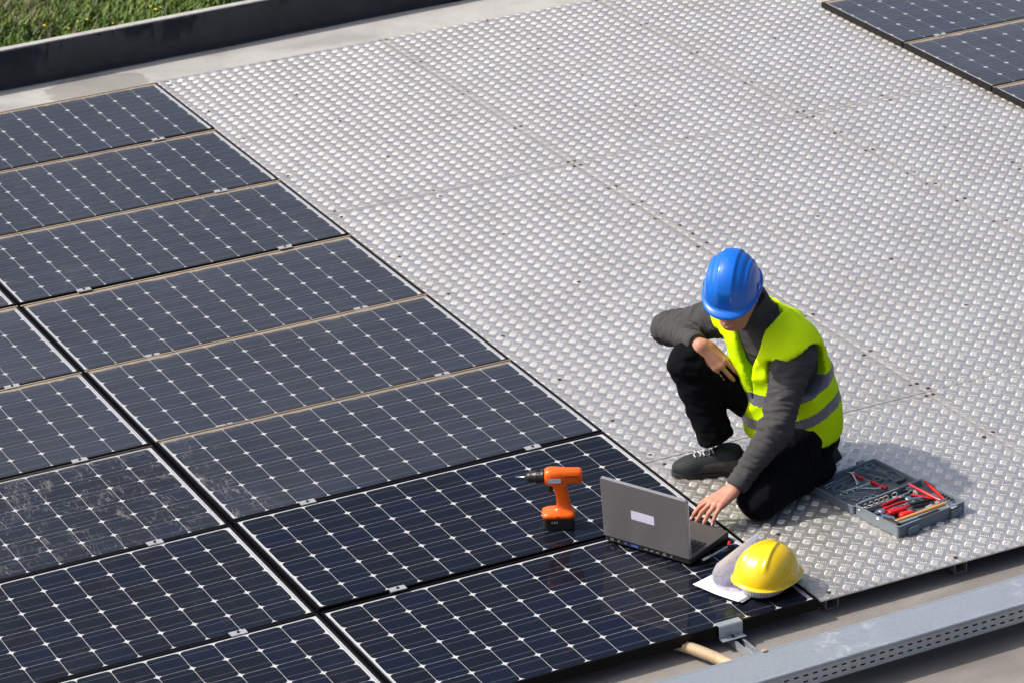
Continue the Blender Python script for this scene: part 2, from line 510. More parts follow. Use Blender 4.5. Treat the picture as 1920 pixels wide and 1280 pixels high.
# outside
def make_ground():
    m, t, b = nodes('meadow_soil')
    geo = t.nodes.new('ShaderNodeNewGeometry')
    n1 = noise_node(t, geo.outputs['Position'], 1.1, 6, 0.7)
    n2 = noise_node(t, geo.outputs['Position'], 18, 5, 0.7)
    c = mix_col(t, step_node(t, n1, 0.35, 0.65), (0.045, 0.075, 0.012), (0.075, 0.062, 0.032))
    c = mix_col(t, math_node(t, 'MULTIPLY', n2, 0.5), c, (0.03, 0.05, 0.01))
    t.links.new(c, b.inputs['Base Color'])
    b.inputs['Roughness'].default_value = 0.95
    return m
M['ground'] = make_ground()
def make_grass(name, c1, c2):
    m, t, b = nodes(name)
    geo = t.nodes.new('ShaderNodeNewGeometry')
    n1 = noise_node(t, geo.outputs['Position'], 2.2, 5, 0.65)
    n2 = noise_node(t, geo.outputs['Position'], 40, 2, 0.5)
    c = mix_col(t, step_node(t, math_node(t, 'ADD', math_node(t, 'MULTIPLY', n1, 0.6), math_node(t, 'MULTIPLY', n2, 0.4)), 0.38, 0.62), c1, c2)
    t.links.new(c, b.inputs['Base Color'])
    b.inputs['Roughness'].default_value = 0.6
    return m
M['grass'] = make_grass('grass_blades', (0.055, 0.120, 0.008), (0.135, 0.205, 0.015))
M['dry'] = make_grass('dry_stems', (0.10, 0.075, 0.045), (0.16, 0.12, 0.08))
M['petal'] = mat('petal_yellow', (0.75, 0.55, 0.02), 0.6)
M['post'] = mat('post_wood', (0.022, 0.014, 0.010), 0.9, var=0.3, vscale=20)

# ------------------------------------------------------------------ mesh helpers
def link(o, parent=None):
    COL.objects.link(o)
    if parent is not None:
        o.parent = parent
    return o

def empty(name, loc=(0, 0, 0), rotz=0.0, label=None, cat=None, group=None):
    o = bpy.data.objects.new(name, None)
    o.empty_display_size = 0.05
    COL.objects.link(o)
    o.location = loc
    o.rotation_euler = (0, 0, rotz)
    tag(o, label, cat, group)
    return o

def tag(o, label=None, cat=None, group=None, kind=None):
    if label: o['label'] = label
    if cat: o['category'] = cat
    if group: o['group'] = group
    if kind: o['kind'] = kind
    return o

def np_mesh(name, V, F, mats, smooth=True, midx=None):
    """V (n,3) array, F (m,k) int array with constant k"""
    me = bpy.data.meshes.new(name)
    V = np.asarray(V, np.float32)
    F = np.asarray(F, np.int32)
    k = F.shape[1]
    me.vertices.add(len(V))
    me.vertices.foreach_set('co', V.ravel())
    me.loops.add(F.size)
    me.loops.foreach_set('vertex_index', F.ravel())
    me.polygons.add(len(F))
    me.polygons.foreach_set('loop_start', np.arange(0, F.size, k, dtype=np.int32))
    me.polygons.foreach_set('loop_total', np.full(len(F), k, np.int32))
    if midx is not None:
        me.polygons.foreach_set('material_index', np.asarray(midx, np.int32))
    me.polygons.foreach_set('use_smooth', np.full(len(F), smooth, bool))
    me.update(calc_edges=True)
    me.validate()
    for m in (mats if isinstance(mats, (list, tuple)) else [mats]):
        me.materials.append(m)
    return me

class MB:
    """collects simple solids into one mesh"""
    def __init__(self):
        self.v, self.f, self.s, self.m = [], [], [], []
    def add(self, vs, fs, smooth=False, mi=0, T=None):
        n = len(self.v)
        self.v += [tuple(T @ Vector(p)) if T is not None else tuple(p) for p in vs]
        self.f += [tuple(i + n for i in f) for f in fs]
        self.s += [smooth] * len(fs)
        self.m += [mi] * len(fs)
        return self
    def box(self, c, s, T=None, mi=0, taper=(1, 1)):
        x, y, z = s[0] / 2, s[1] / 2, s[2] / 2
        a, b = taper
        vs = [(c[0] + i * x * (a if k > 0 else 1), c[1] + j * y * (b if k > 0 else 1), c[2] + k * z) for k in (-1, 1) for i, j in ((-1, -1), (1, -1), (1, 1), (-1, 1))]
        return self.add(vs, [(3, 2, 1, 0), (4, 5, 6, 7), (0, 1, 5, 4), (1, 2, 6, 5), (2, 3, 7, 6), (3, 0, 4, 7)], False, mi, T)
    def tube(self, pts, rad, n=12, T=None, mi=0, caps=True, flat=None):
        pts = [Vector(p) for p in pts]
        if isinstance(rad, (int, float)):
            rad = [rad] * len(pts)
        vs, fs = [], []
        ref = None
        for i, p in enumerate(pts):
            d = (pts[min(i + 1, len(pts) - 1)] - pts[max(i - 1, 0)])
            d.normalize()
            if ref is None:
                ref = Vector((0, 0, 1)) if abs(d.z) < 0.9 else Vector((1, 0, 0))
            s = d.cross(ref).normalized()
            u = s.cross(d).normalized()
            ref = u
            for k in range(n):
                a = 2 * math.pi * k / n
                q = s * math.cos(a) * rad[i] + u * math.sin(a) * rad[i] * (flat if flat else 1)
                vs.append(p + q)
        for i in range(len(pts) - 1):
            for k in range(n):
                a, b = i * n + k, i * n + (k + 1) % n
                fs.append((a, b, b + n, a + n))
        self.add(vs, fs, True, mi, T)
        if caps:
            self.add(vs[:n], [tuple(range(n))[::-1]], False, mi, T)
            self.add(vs[-n:], [tuple(range(n))], False, mi, T)
        return self
    def prism(self, poly, z0, z1, T=None, mi=0):
        n = len(poly)
        vs = [(p[0], p[1], z0) for p in poly] + [(p[0], p[1], z1) for p in poly]
        fs = [tuple(range(n))[::-1], tuple(range(n, 2 * n))] + [(i, (i + 1) % n, (i + 1) % n + n, i + n) for i in range(n)]
        return self.add(vs, fs, False, mi, T)
    def ring(self, outer, inner, z0, z1, T=None, mi=0):
        n = len(outer)
        vs = [(p[0], p[1], z0) for p in outer] + [(p[0], p[1], z0) for p in inner] + [(p[0], p[1], z1) for p in outer] + [(p[0], p[1], z1) for p in inner]
        fs = []
        for i in range(n):
            j = (i + 1) % n
            fs += [(i, j, j + 2 * n, i + 2 * n), (j + n, i + n, i + 3 * n, j + 3 * n), (i + 2 * n, j + 2 * n, j + 3 * n, i + 3 * n), (j, i, i + n, j + n)]
        return self.add(vs, fs, False, mi, T)
    def build(self, name, mats, parent=None, bevel=0.0, seg=2, loc=None, sub=0):
        me = bpy.data.meshes.new(name)
        me.from_pydata(self.v, [], self.f)
        for m in (mats if isinstance(mats, (list, tuple)) else [mats]):
            me.materials.append(m)
        me.polygons.foreach_set('use_smooth', self.s)
        me.polygons.foreach_set('material_index', self.m)
        me.update()
        o = bpy.data.objects.new(name, me)
        link(o, parent)
        if loc is not None:
            o.location = loc
        if bevel:
            b = o.modifiers.new('bevel', 'BEVEL')
            b.width = bevel
            b.segments = seg
            b.limit_method = 'ANGLE'
            b.angle_limit = math.radians(50)
        return o

def rrect(w, h, r, n=4, cx=0, cy=0):
    out = []
    for (sx, sy, a0) in ((1, 1, 0), (-1, 1, 90), (-1, -1, 180), (1, -1, 270)):
        for k in range(n + 1):
            a = math.radians(a0 + 90 * k / n)
            out.append((cx + sx * (w / 2 - r) + r * math.cos(a), cy + sy * (h / 2 - r) + r * math.sin(a)))
    return out

def frame_T(o, x, z):
    x = Vector(x).normalized()
    z = Vector(z)
    z = (z - x * z.dot(x)).normalized()
    y = z.cross(x)
    return Matrix(((x.x, y.x, z.x, o[0]), (x.y, y.y, z.y, o[1]), (x.z, y.z, z.z, o[2]), (0, 0, 0, 1)))

FLOOR_Z = -0.085
PLATE_Z = -0.020

# ------------------------------------------------------------------ setting: ground, roof floor, parapet
def sheet(name, x0, x1, y0, y1, z, m, kind='structure', nx=1, ny=1):
    xs = np.linspace(x0, x1, nx + 1)
    ys = np.linspace(y0, y1, ny + 1)
    V = np.array([(x, y, z) for y in ys for x in xs])
    F = np.array([(j * (nx + 1) + i, j * (nx + 1) + i + 1, (j + 1) * (nx + 1) + i + 1, (j + 1) * (nx + 1) + i) for j in range(ny) for i in range(nx)])
    o = bpy.data.objects.new(name, np_mesh(name, V, F, m, False))
    link(o)
    tag(o, kind=kind)
    return o
GROUND_Z = -2.6
g = sheet('ground', -150, 150, -150, 200, GROUND_Z, M['ground'])
tag(g, 'grassy soil far below the roof beyond the parapet')

fl = MB()
fl.box((0, -5.68, (FLOOR_Z + GROUND_Z) / 2 - 0.002), (24, 12.62, FLOOR_Z - GROUND_Z))
floor = fl.build('floor', M['concrete'])
tag(floor, 'rough grey concrete roof floor under panels and plates', kind='structure')

pw = empty('parapet_wall', (0, 0.58, FLOOR_Z), math.atan2(0.055, 1.469), 'low black bitumen coated parapet at far edge of roof', 'wall')
def parapet_face():
    xs = np.linspace(-9, 9, 241)
    V, F = [], []
    for i, x in enumerate(xs):
        wv = 0.010 * mnoise.noise(Vector((x * 2.2, 3.1, 0))) + 0.004 * mnoise.noise(Vector((x * 9, 1.1, 0)))
        tp = 0.004 * mnoise.noise(Vector((x * 6, 7.7, 0)))
        V += [(x, -0.020 + wv, 0.003), (x, wv * 0.3, 0.020), (x, 0.002 + tp * 0.5, 0.201 + tp), (x, 0.058, 0.199)]
        V += [(x, 0.058, -2.5)]
    for i in range(len(xs) - 1):
        for k in range(4):
            a = i * 5 + k
            F.append((a, a + 5, a + 6, a + 1))
    return np.array(V), np.array(F)
V, F = parapet_face()
link(bpy.data.objects.new('membrane', np_mesh('membrane', V, F, M['parapet'], True)), pw)
cp = MB()
x = -9.0
while x < 9:
    L = 1.0
    cp.box((x + L / 2, 0.030, 0.206), (L - 0.004, 0.050, 0.010))
    x += L
cp.build('coping', M['coping'], pw, bevel=0.003)

# grass and weeds beyond the roof
def blades(name, n, box, h0, h1, wd, lean, m, mask=None, kind='stuff'):
    x = rng.uniform(box[0], box[1], n * 2)
    y = rng.uniform(box[2], box[3], n * 2)
    if mask is not None:
        k = mask(x, y) > rng.uniform(0, 1, n * 2)
        x, y = x[k], y[k]
    x, y = x[:n], y[:n]
    n = len(x)
    cl = np.array([mnoise.noise(Vector((a * 1.3, b * 1.3, 0))) for a, b in zip(x, y)])
    h = rng.uniform(h0, h1, n) * (1 + 0.5 * cl)
    a = rng.uniform(0, 2 * np.pi, n)
    ln = rng.uniform(0.1, lean, n) * h
    dx, dy = np.cos(a), np.sin(a)
    px, py = -dy * wd, dx * wd
    z = np.full(n, GROUND_Z - 0.005)
    P = np.zeros((n, 5, 3))
    P[:, 0] = np.stack([x - px, y - py, z], 1)
    P[:, 1] = np.stack([x + px, y + py, z], 1)
    P[:, 2] = np.stack([x + px * .8 + dx * ln * .35, y + py * .8 + dy * ln * .35, z + h * .6], 1)
    P[:, 3] = np.stack([x - px * .8 + dx * ln * .35, y - py * .8 + dy * ln * .35, z + h * .6], 1)
    P[:, 4] = np.stack([x + dx * ln, y + dy * ln, z + h], 1)
    b = np.arange(n)[:, None] * 5
    F = np.concatenate([b + np.array([[0, 1, 2]]), b + np.array([[0, 2, 3]]), b + np.array([[3, 2, 4]])], 0)
    o = bpy.data.objects.new(name, np_mesh(name, P.reshape(-1, 3), F, m, True))
    link(o)
    return o
gr = blades('grass', 130000, (-1.5, 7.5, 5.5, 13), 0.035, 0.095, 0.009, 1.6, M['grass'])
tag(gr, 'green meadow grass beyond the parapet', 'grass', kind='stuff')
dr = blades('dry_stems', 9000, (0.6, 4.2, 6.6, 11.2), 0.04, 0.12, 0.006, 1.5, M['dry'],
            lambda x, y: np.exp(-(((x - 2.15) / 0.42) ** 2 + ((y - 9.3) / 0.65) ** 2)) + 0.02)
tag(dr, 'patch of dry brown stems in the meadow grass', 'dry grass', kind='stuff')
def flowers():
    V, F = [], []
    for i in range(260):
        x, y = rng.uniform(-1, 7), rng.uniform(6.5, 12.5)
        z = GROUND_Z + rng.uniform(0.06, 0.10)
        r = rng.uniform(0.008, 0.016)
        n = len(V)
        V.append((x, y, z + r * 0.5))
        for k in range(6):
            a = k * math.pi / 3
            V.append((x + r * math.cos(a), y + r * math.sin(a), z))
        F += [(n, n + 1 + k, n + 1 + (k + 1) % 6) for k in range(6)]
    return np.array(V), np.array(F)
V, F = flowers()
fo = bpy.data.objects.new('flowers', np_mesh('flowers', V, F, M['petal']))
link(fo)
tag(fo, 'tiny yellow flowers scattered in the grass', 'flowers', kind='stuff')
ps = empty('wooden_post', (3.74, 8.62, GROUND_Z), 0.3, 'dark wooden post standing in the grass', 'post')
MB().tube([(0, 0, -0.1), (0.005, 0, 0.25), (0, 0.01, 0.75)], [0.062, 0.056, 0.052], 14).build('shaft', M['post'], ps)
MB().tube([(0, 0.01, 0.752), (0, 0.01, 0.775)], [0.050, 0.035], 14).build('top', M['post'], ps)

# ------------------------------------------------------------------ tread plates
PITCH = 0.0625
def tread_mesh(name, x0, x1, y0, y1, px, py):
    """quintet bars: five parallel lens shaped ribs per group, groups alternate direction"""
    ii = np.arange(math.floor((x0 - px) / PITCH) - 1, math.ceil((x1 - px) / PITCH) + 2)
    jj = np.arange(math.floor((y0 - py) / PITCH) - 1, math.ceil((y1 - py) / PITCH) + 2)
    I, J = np.meshgrid(ii, jj)
    cx, cy = (px + I * PITCH).ravel(), (py + J * PITCH).ravel()
    r2 = math.sqrt(0.5)
    out_v = []
    hl, hw, ht, tw = 0.0172, 0.0028, 0.0019, 0.0018
    tl = np.array([(-hl, 0, 0), (-hl * .80, -hw, 0), (hl * .80, -hw, 0), (hl, 0, 0), (hl * .80, hw, 0), (-hl * .80, hw, 0),
                   (-hl * .66, -tw, ht), (hl * .66, -tw, ht), (hl * .66, tw, ht), (-hl * .66, tw, ht)])
    tf = np.array([(0, 1, 6), (0, 6, 9), (0, 9, 5), (1, 2, 7), (1, 7, 6), (2, 3, 7), (3, 8, 7), (3, 4, 8), (4, 5, 9), (4, 9, 8), (6, 7, 8), (6, 8, 9)])
    for kind in (0, 1):
        ox, oy = (0.0, 0.0) if kind == 0 else (-PITCH / 2, -PITCH / 2)
        d = (r2, -r2) if kind == 0 else (r2, r2)
        n = (-d[1], d[0])
        for b in range(5):
            off = (b - 2) * 0.0071
            sc = 1.0 - 0.06 * abs(b - 2)
            bx, by = cx + ox + n[0] * off, cy + oy + n[1] * off
            k = (bx > x0 + .004) & (bx < x1 - .004) & (by > y0 + .004) & (by < y1 - .004)
            bx, by = bx[k], by[k]
            L = tl * np.array([sc, 1, 1])
            vx = L[:, 0] * d[0] + L[:, 1] * n[0]
            vy = L[:, 0] * d[1] + L[:, 1] * n[1]
            P = np.zeros((len(bx), 10, 3), np.float32)
            P[:, :, 0] = np.clip(bx[:, None] + vx[None], x0 + .0008, x1 - .0008)
            P[:, :, 1] = np.clip(by[:, None] + vy[None], y0 + .0008, y1 - .0008)
            P[:, :, 2] = L[None, :, 2] + 0.0002
            out_v.append(P)
    P = np.concatenate(out_v, 0)
    F = (np.arange(len(P))[:, None, None] * 10 + tf[None]).reshape(-1, 3)
    return np_mesh(name, P.reshape(-1, 3), F, M['alu'], False)

PX = [0.018, 1.3145, 2.6135, 3.64]
PY = [0.075, -2.113, -5.155, -6.452]
plate_label = {
    (0, 0): 'aluminium tread plate in far corner beside the first panels', (1, 0): 'middle aluminium tread plate along the far concrete strip',
    (2, 0): 'far aluminium tread plate beside the right hand panels', (0, 1): 'long aluminium tread plate in front of the man beside the panel column',
    (1, 1): 'long aluminium tread plate behind the crouching man', (2, 1): 'long aluminium tread plate at right edge below the right hand panels',
    (0, 2): 'near aluminium tread plate under the man and tool case', (1, 2): 'near aluminium tread plate right of the tool case'}
rivets = {
    (0, 0): [(.077, .036), (.073, -.03), (1.296, .055), (.087, -.503), (.087, -.964), (.569, -.499), (.597, -.981), (.591, -1.564), (1.295, -.372), (1.294, -.947), (1.295, -1.53), (.07, -1.55), (.583, -2.09), (.075, -2.09), (1.300, -2.085), (.68, .05)],
    (1, 0): [(1.333, .055), (1.935, .06), (1.333, -.371), (1.333, -.925), (1.334, -1.52), (1.335, -2.086), (1.95, -.51), (1.95, -1.0), (1.96, -1.55), (1.95, -2.09), (2.596, .05), (2.598, -.45), (2.597, -1.0), (2.598, -1.55), (2.597, -2.055)],
    (2, 0): [(2.632, .05), (2.633, -.45), (2.632, -1.0), (2.632, -1.55), (2.632, -2.06), (3.093, -1.569), (3.09, -1.02), (3.543, -.838), (3.545, -1.481), (3.083, -2.07), (3.548, -2.08), (3.1, -.5)],
    (0, 1): [(.072, -2.17), (.579, -2.17), (1.299, -2.149), (1.298, -2.492), (1.297, -2.735), (1.298, -2.942), (1.299, -3.337), (1.297, -3.75), (1.298, -4.25), (1.299, -4.717), (1.299, -5.067), (.098, -2.75), (.10, -3.25), (.097, -3.78), (.10, -4.29), (.10, -4.75), (.075, -5.10), (.62, -2.75), (.65, -3.42), (.64, -4.1), (.62, -4.7)],
    (1, 1): [(1.334, -2.147), (1.345, -2.482), (1.352, -2.722), (1.358, -2.897), (1.358, -3.067), (1.358, -3.186), (1.358, -3.314), (1.345, -3.75), (1.34, -4.25), (1.345, -4.697), (1.330, -5.065), (1.345, -5.125), (1.95, -2.75), (1.95, -3.3), (1.96, -3.9), (1.95, -4.5), (2.597, -2.15), (2.596, -2.408), (2.596, -2.691), (2.594, -3.051), (2.596, -3.214), (2.597, -3.466), (2.596, -3.765)],
    (2, 1): [(2.631, -2.15), (2.632, -2.417), (2.632, -2.693), (2.633, -3.054), (2.634, -3.233), (2.645, -3.458), (2.65, -3.784), (3.084, -2.15), (3.096, -2.614), (3.099, -3.184), (3.075, -3.278), (3.546, -2.15)],
    (0, 2): [(.084, -5.20), (1.299, -5.184), (.077, -6.411), (.616, -6.414), (.56, -6.10), (.155, -5.93), (1.28, -5.62), (1.29, -6.41), (.62, -5.2)],
    (1, 2): [(1.330, -5.185), (1.335, -5.60), (1.345, -6.1), (1.9, -5.2), (1.9, -5.7)]}
rv = MB()
rv.tube([(0, 0, -0.001), (0, 0, 0.0018), (0, 0, 0.0026)], [0.0098, 0.0092, 0.006], 10)
rv_me = rv.build('rivet_source', M['rivet']).data
bpy.data.objects.remove(bpy.data.objects['rivet_source'])
for (i, j), lab in plate_label.items():
    x0, x1, y1, y0 = PX[i], PX[i + 1], PY[j], PY[j + 1]
    gx = 0.0022 if (i, j) in ((0, 1), (1, 1)) else 0.0015
    x0 += gx; x1 -= gx; y0 += (0.0032 if j == 1 and i == 0 else 0.0018); y1 -= (0.0030 if j == 2 and i == 0 else 0.0018)
    pt = empty('tread_plate', (0, 0, PLATE_Z), 0, lab, 'metal plate', 'tread plates forming the walkway')
    MB().box(((x0 + x1) / 2, (y0 + y1) / 2, -0.0025), (x1 - x0, y1 - y0, 0.005)).build('sheet', M['alu'], pt)
    phx, phy = (0.470, -6.0324) if (i, j) == (0, 2) else (0.3325 if i == 0 else rng.uniform(0, .06), rng.uniform(0, .06))
    t = bpy.data.objects.new('tread_bars', tread_mesh('tread_bars', x0, x1, y0, y1, phx, phy))
    link(t, pt)
    t['kind'] = 'stuff'
    for (a, b) in rivets[(i, j)]:
        r = bpy.data.objects.new('rivet', rv_me)
        link(r, pt)
        r.location = (a, b, 0)
        r.rotation_euler = (0, 0, rng.uniform(0, 3))

# square tubes carrying the plates, open ends at the roof edge
for x, lab in ((0.083, 'open square steel tube under plate corner beside the yellow hat'), (0.632, 'open square steel tube under the plate below the tool case'),
               (1.28, 'open square steel tube under the near plate at right edge')):
    st = empty('square_tube', (x, -6.425, -0.0255), 0, lab, 'steel tube', 'square tubes under the tread plates')
    o, n = rrect(0.054, 0.052, 0.006, 3), rrect(0.047, 0.045, 0.004, 3)
    T = Matrix.Translation((0, 0, -0.0285)) @ Matrix.Rotation(math.pi / 2, 4, 'X')
    MB().ring(o, n, -3.0, 0, T).build('tube', M['tube'], st)

# ------------------------------------------------------------------ solar panels
CP = 0.1275
CW, CH = 0.1255, 0.0152
PW, PH = 1.578, 0.800
def cell_mesh():
    b = MB()
    h = CW / 2
    c = CH
    ky = 0.9940
    poly = [(-h + c, -h), (h - c, -h), (h - c * .3, -h + c * .3), (h, -h + c), (h, h - c), (h - c * .3, h - c * .3), (h - c, h), (-h + c, h), (-h + c * .3, h - c * .3), (-h, h - c), (-h, -h + c), (-h + c * .3, -h + c * .3)]
    poly = [(p[0], p[1] * ky) for p in poly]
    b.prism(poly, -0.0002, 0.0002)
    for y in (-h * .5, h * .5):
        b.box((0, y, 0.0004), (CW - 0.002, 0.0013, 0.0003), mi=1)
    o = b.build('cell_source', [M['cell'], M['busbar']])
    me = o.data
    bpy.data.objects.remove(o)
    me.name = 'cell'
    return me
cell_me = cell_mesh()
def frame_mesh():
    b = MB()
    lip = 0.0095
    hz = 0.042
    for sx in (-1, 1):
        b.box((sx * (PW / 2 - lip / 2), 0, -hz / 2), (lip, PH, hz))
    for sy in (-1, 1):
        b.box((0, sy * (PH / 2 - lip / 2), -hz / 2 - 0.0001), (PW - 2 * lip, lip, hz))
    o = b.build('frame_source', M['frame'])
    me = o.data
    bpy.data.objects.remove(o)
    me.name = 'frame'
    return me
frame_me = frame_mesh()
back_me = MB().box((0, 0, -0.0068), (PW - 0.016, PH - 0.016, 0.0012)).build('b_source', M['backsheet']).data
bpy.data.objects.remove(bpy.data.objects['b_source'])
glass_me = np_mesh('glass', [(-PW / 2 + .0097, -PH / 2 + .0097, -0.0028), (PW / 2 - .0097, -PH / 2 + .0097, -0.0028), (PW / 2 - .0097, PH / 2 - .0097, -0.0028), (-PW / 2 + .0097, PH / 2 - .0097, -0.0028)], [(0, 1, 2, 3)], M['glass'], False)
cb = MB()
cb.box((0, 0, 0.0016), (0.062, 0.030, 0.0032))
cb.box((0, 0, -0.012), (0.060, 0.006, 0.022))
clamp_me = cb.build('c_source', M['clamp']).data
bpy.data.objects.remove(bpy.data.objects['c_source'])
bolt_me = MB().tube([(0, 0, 0.003), (0, 0, 0.0075)], 0.0055, 6).build('bo_source', M['bolt']).data
bpy.data.objects.remove(bpy.data.objects['bo_source'])
ribbon_me = MB().box((0, 0, 0), (0.0022, 0.70, 0.0003)).build('r_source', M['busbar']).data
bpy.data.objects.remove(bpy.data.objects['r_source'])

def panel(x_right, y_far, z, slope, dust, smear, label, group, clamps=(), left_only=0.0):
    c = (x_right - PW / 2, y_far - PH / 2)
    p = empty('solar_panel', (c[0], c[1], z), 0, label, 'solar panel', group)
    p.rotation_euler = (0, -slope, 0)
    col = (dust, smear, left_only, 1)
    for me, nm in ((frame_me, 'frame'), (back_me, 'backsheet'), (glass_me, 'glass')):
        o = link(bpy.data.objects.new(nm, me), p)
        o.color = col
    for i in range(12):
        for j in range(6):
            o = bpy.data.objects.new('cell', cell_me)
            COL.objects.link(o)
            o.parent = p
            o.location = ((i - 5.5) * CP, (j - 2.5) * CP, -0.0055)
    for s in (-1, 1):
        o = link(bpy.data.objects.new('ribbon', ribbon_me), p)
        o.location = (s * (6 * CP + 0.0075), 0, -0.0058)
    for cx in clamps:
        k = link(bpy.data.objects.new('clamp', clamp_me), p)
        k.location = (cx - c[0], -PH / 2 - 0.0042, 0.0)
        q = link(bpy.data.objects.new('bolt', bolt_me), k)
    return p

LV = 0.80829
ordinal = ['first', 'second', 'third', 'fourth', 'fifth', 'sixth', 'seventh', 'eighth']
zr = [(0.0, .005), (0, .001), (0, 0), (-.007, -.004), (-.003, .0), (.007, .002), (.009, .001), (.0, -.001)]
dustA = [.088, .085, .088, .09, .085, .072, .003, .002]
smearA = [.0, .15, .2, .15, .1, 1.2, .0, .0]
clampsA = [(-0.30,), (-0.30,), (-0.32, -1.28), (-0.31, -1.27), (-0.31, -1.27), (-0.31, -1.27), (-1.27,), ()]
extraA = ['farthest panel of the column beside the tread plates', 'dusty panel, second from the parapet beside the tread plates',
          'dusty panel, third from the parapet beside the tread plates', 'dusty panel, fourth from the parapet beside the tread plates',
          'dusty panel, fifth from the parapet beside the tread plates', 'panel with pale dried mud at its left end beside the tread plates',
          'clean dark panel carrying the orange drill', 'nearest clean dark panel carrying laptop, papers and yellow hat']
for r in range(8):
    zl, zR = zr[r]
    panel(0.0, -(r * LV + .004), (zl + zR) / 2, (zR - zl) / PW, dustA[r], smearA[r], extraA[r], 'solar panels beside the tread plates', clampsA[r], 1.0 if r == 5 else 0.0)
dustB = {2: .11, 3: .105, 4: .09, 5: .04, 6: .008, 7: .005}
smearB = {2: .1, 3: .1, 4: .1, 5: 1.0, 6: .1, 7: .05}
zB = {2: 0, 3: -.004, 4: -.004, 5: -.006, 6: -.003, 7: 0}
labB = {2: 'sliver of dusty panel at the left edge, farthest of the left column', 3: 'dusty panel at left edge, second farthest shown of the left column',
        4: 'dusty panel in left column just above the smeared one', 5: 'dirty panel with swirled smears in the left column',
        6: 'clean dark panel in left column just below the smeared one', 7: 'clean dark panel cut by the bottom left corner'}
clB = {3: (-1.89,), 4: (-1.89,), 5: (-1.89,), 6: (-1.89,), 7: ()}
for r in range(2, 8):
    panel(-1.590, -(r * LV + .004), zB[r], 0.0, dustB[r], smearB[r], labB[r], 'solar panels in the left column', clB.get(r, ()))
labC = ['panel at the top edge of the right hand array', 'middle panel of the right hand array', 'nearest panel of the right hand array at right edge']
for k in range(3):
    panel(3.570 + PW, -0.708 - k * 0.81, 0.014, 0.0, .125, 0.0, labC[k], 'solar panels at the far right', (3.80,) if k == 0 else ())

# ------------------------------------------------------------------ cable tray, bracket, strut, hose
TY0, TY1, TZ = -6.755, -6.930, 0.045
ct = empty('cable_tray', (0, 0, 0), 0.014, 'galvanised cable tray with slotted side along the roof edge', 'cable tray')
for (xa, xb) in ((-2.6, 0.70), (0.703, 3.6)):
    b = MB()
    pts = [(TY0, TZ - 0.012), (TY0, TZ + .0015), (TY0 - .006, TZ + .0015), (TY0 - .010, TZ), (TY1 + .012, TZ), (TY1 + .004, TZ + .003), (TY1 - .004, TZ + .0015), (TY1 - .006, TZ - .004), (TY1 - .004, TZ - .010)]
    n = len(pts)
    vs = [(xa, p[0], p[1]) for p in pts] + [(xb, p[0], p[1]) for p in pts]
    b.add(vs, [(k + n, k, k + 1, k + 1 + n) for k in range(n - 1)], False)
    b.build('cover', M['galv'], ct)
sd = MB()
zb = TZ - 0.072
sw, pit = 0.019, 0.0385
y = TY1 + 0.002
x = -1.6
rows = [(TZ - .026, TZ - .0325), (TZ - .050, TZ - .0565)]
zs = [TZ - 0.006, rows[0][0], rows[0][1], rows[1][0], rows[1][1], zb]
sl_m = MB()
while x < 2.6:
    for k in range(5):
        if k in (1, 3):
            sd.add([(x + sw, y, zs[k]), (x + pit, y, zs[k]), (x + pit, y, zs[k + 1]), (x + sw, y, zs[k + 1])], [(3, 2, 1, 0)])
        else:
            sd.add([(x, y, zs[k]), (x + pit, y, zs[k]), (x + pit, y, zs[k + 1]), (x, y, zs[k + 1])], [(3, 2, 1, 0)])
    x += pit
sd.box((0.5, (y + TY0) / 2, zb - .0006), (4.2, abs(TY0 - y) + .002, 0.0012))
sd.add([(-1.6, TY0 - .002, TZ - .002), (2.6, TY0 - .002, TZ - .002), (2.6, TY0 - .002, zb), (-1.6, TY0 - .002, zb)], [(0, 1, 2, 3)])
side = sd.build('slotted_side', M['galv'], ct)
cbm = MB()
for k in range(4):
    yy = TY1 + .03 + k * .035
    cbm.tube([(-1.6 + i * .3, yy + .006 * math.sin(i * 1.7 + k), zb + .012 + .004 * math.sin(i * 2.3 + k)) for i in range(15)], .007, 8)
cbm.build('cables', M['rubber'], ct)

br = empty('edge_clamp', (-0.362, -6.4625, 0.0), 0, 'bent galvanised clamp gripping the near panel edge', 'clamp')
b = MB()
prof = [(0.022, 0.002), (-0.006, 0.002), (-0.010, -0.002), (-0.010, -0.044), (-0.034, -0.046), (-0.036, -0.043)]
b.add([(-.047, p[0], p[1]) for p in prof] + [(.047, p[0], p[1]) for p in prof], [(k, k + 1, k + 7, k + 6) for k in range(5)])
o = b.build('plate', M['galv'], br)
sm = o.modifiers.new('solid', 'SOLIDIFY')
sm.thickness = 0.003
MB().tube([(0, -.022, -.046), (0, -.022, -.037)], .005, 6).build('bolt', M['bolt'], br)
st = empty('strut_channel', (-0.345, -6.46, -0.053), 0, 'slotted steel strut channel running from clamp under cable tray', 'strut')
for s in (-1, 1):
    MB().box((s * .018, -.18, -.013), (.004, .42, .026)).build('flange', M['galv'], st)
    MB().box((s * .0145, -.18, -.0015), (.006, .42, .003)).build('lip', M['galv'], st)
MB().box((0, -.18, -.0275), (.040, .42, .003)).build('web', M['galv'], st)
hs = empty('corrugated_hose', (0, 0, 0), 0, 'beige corrugated cable hose leading under the cable tray', 'hose')
P0 = [(-.66, -6.28, -.052), (-.60, -6.36, -.05), (-.545, -6.44, -.048), (-.50, -6.53, -.050), (-.465, -6.63, -.052), (-.45, -6.78, -.045)]
pts, rad = [], []
N = 150
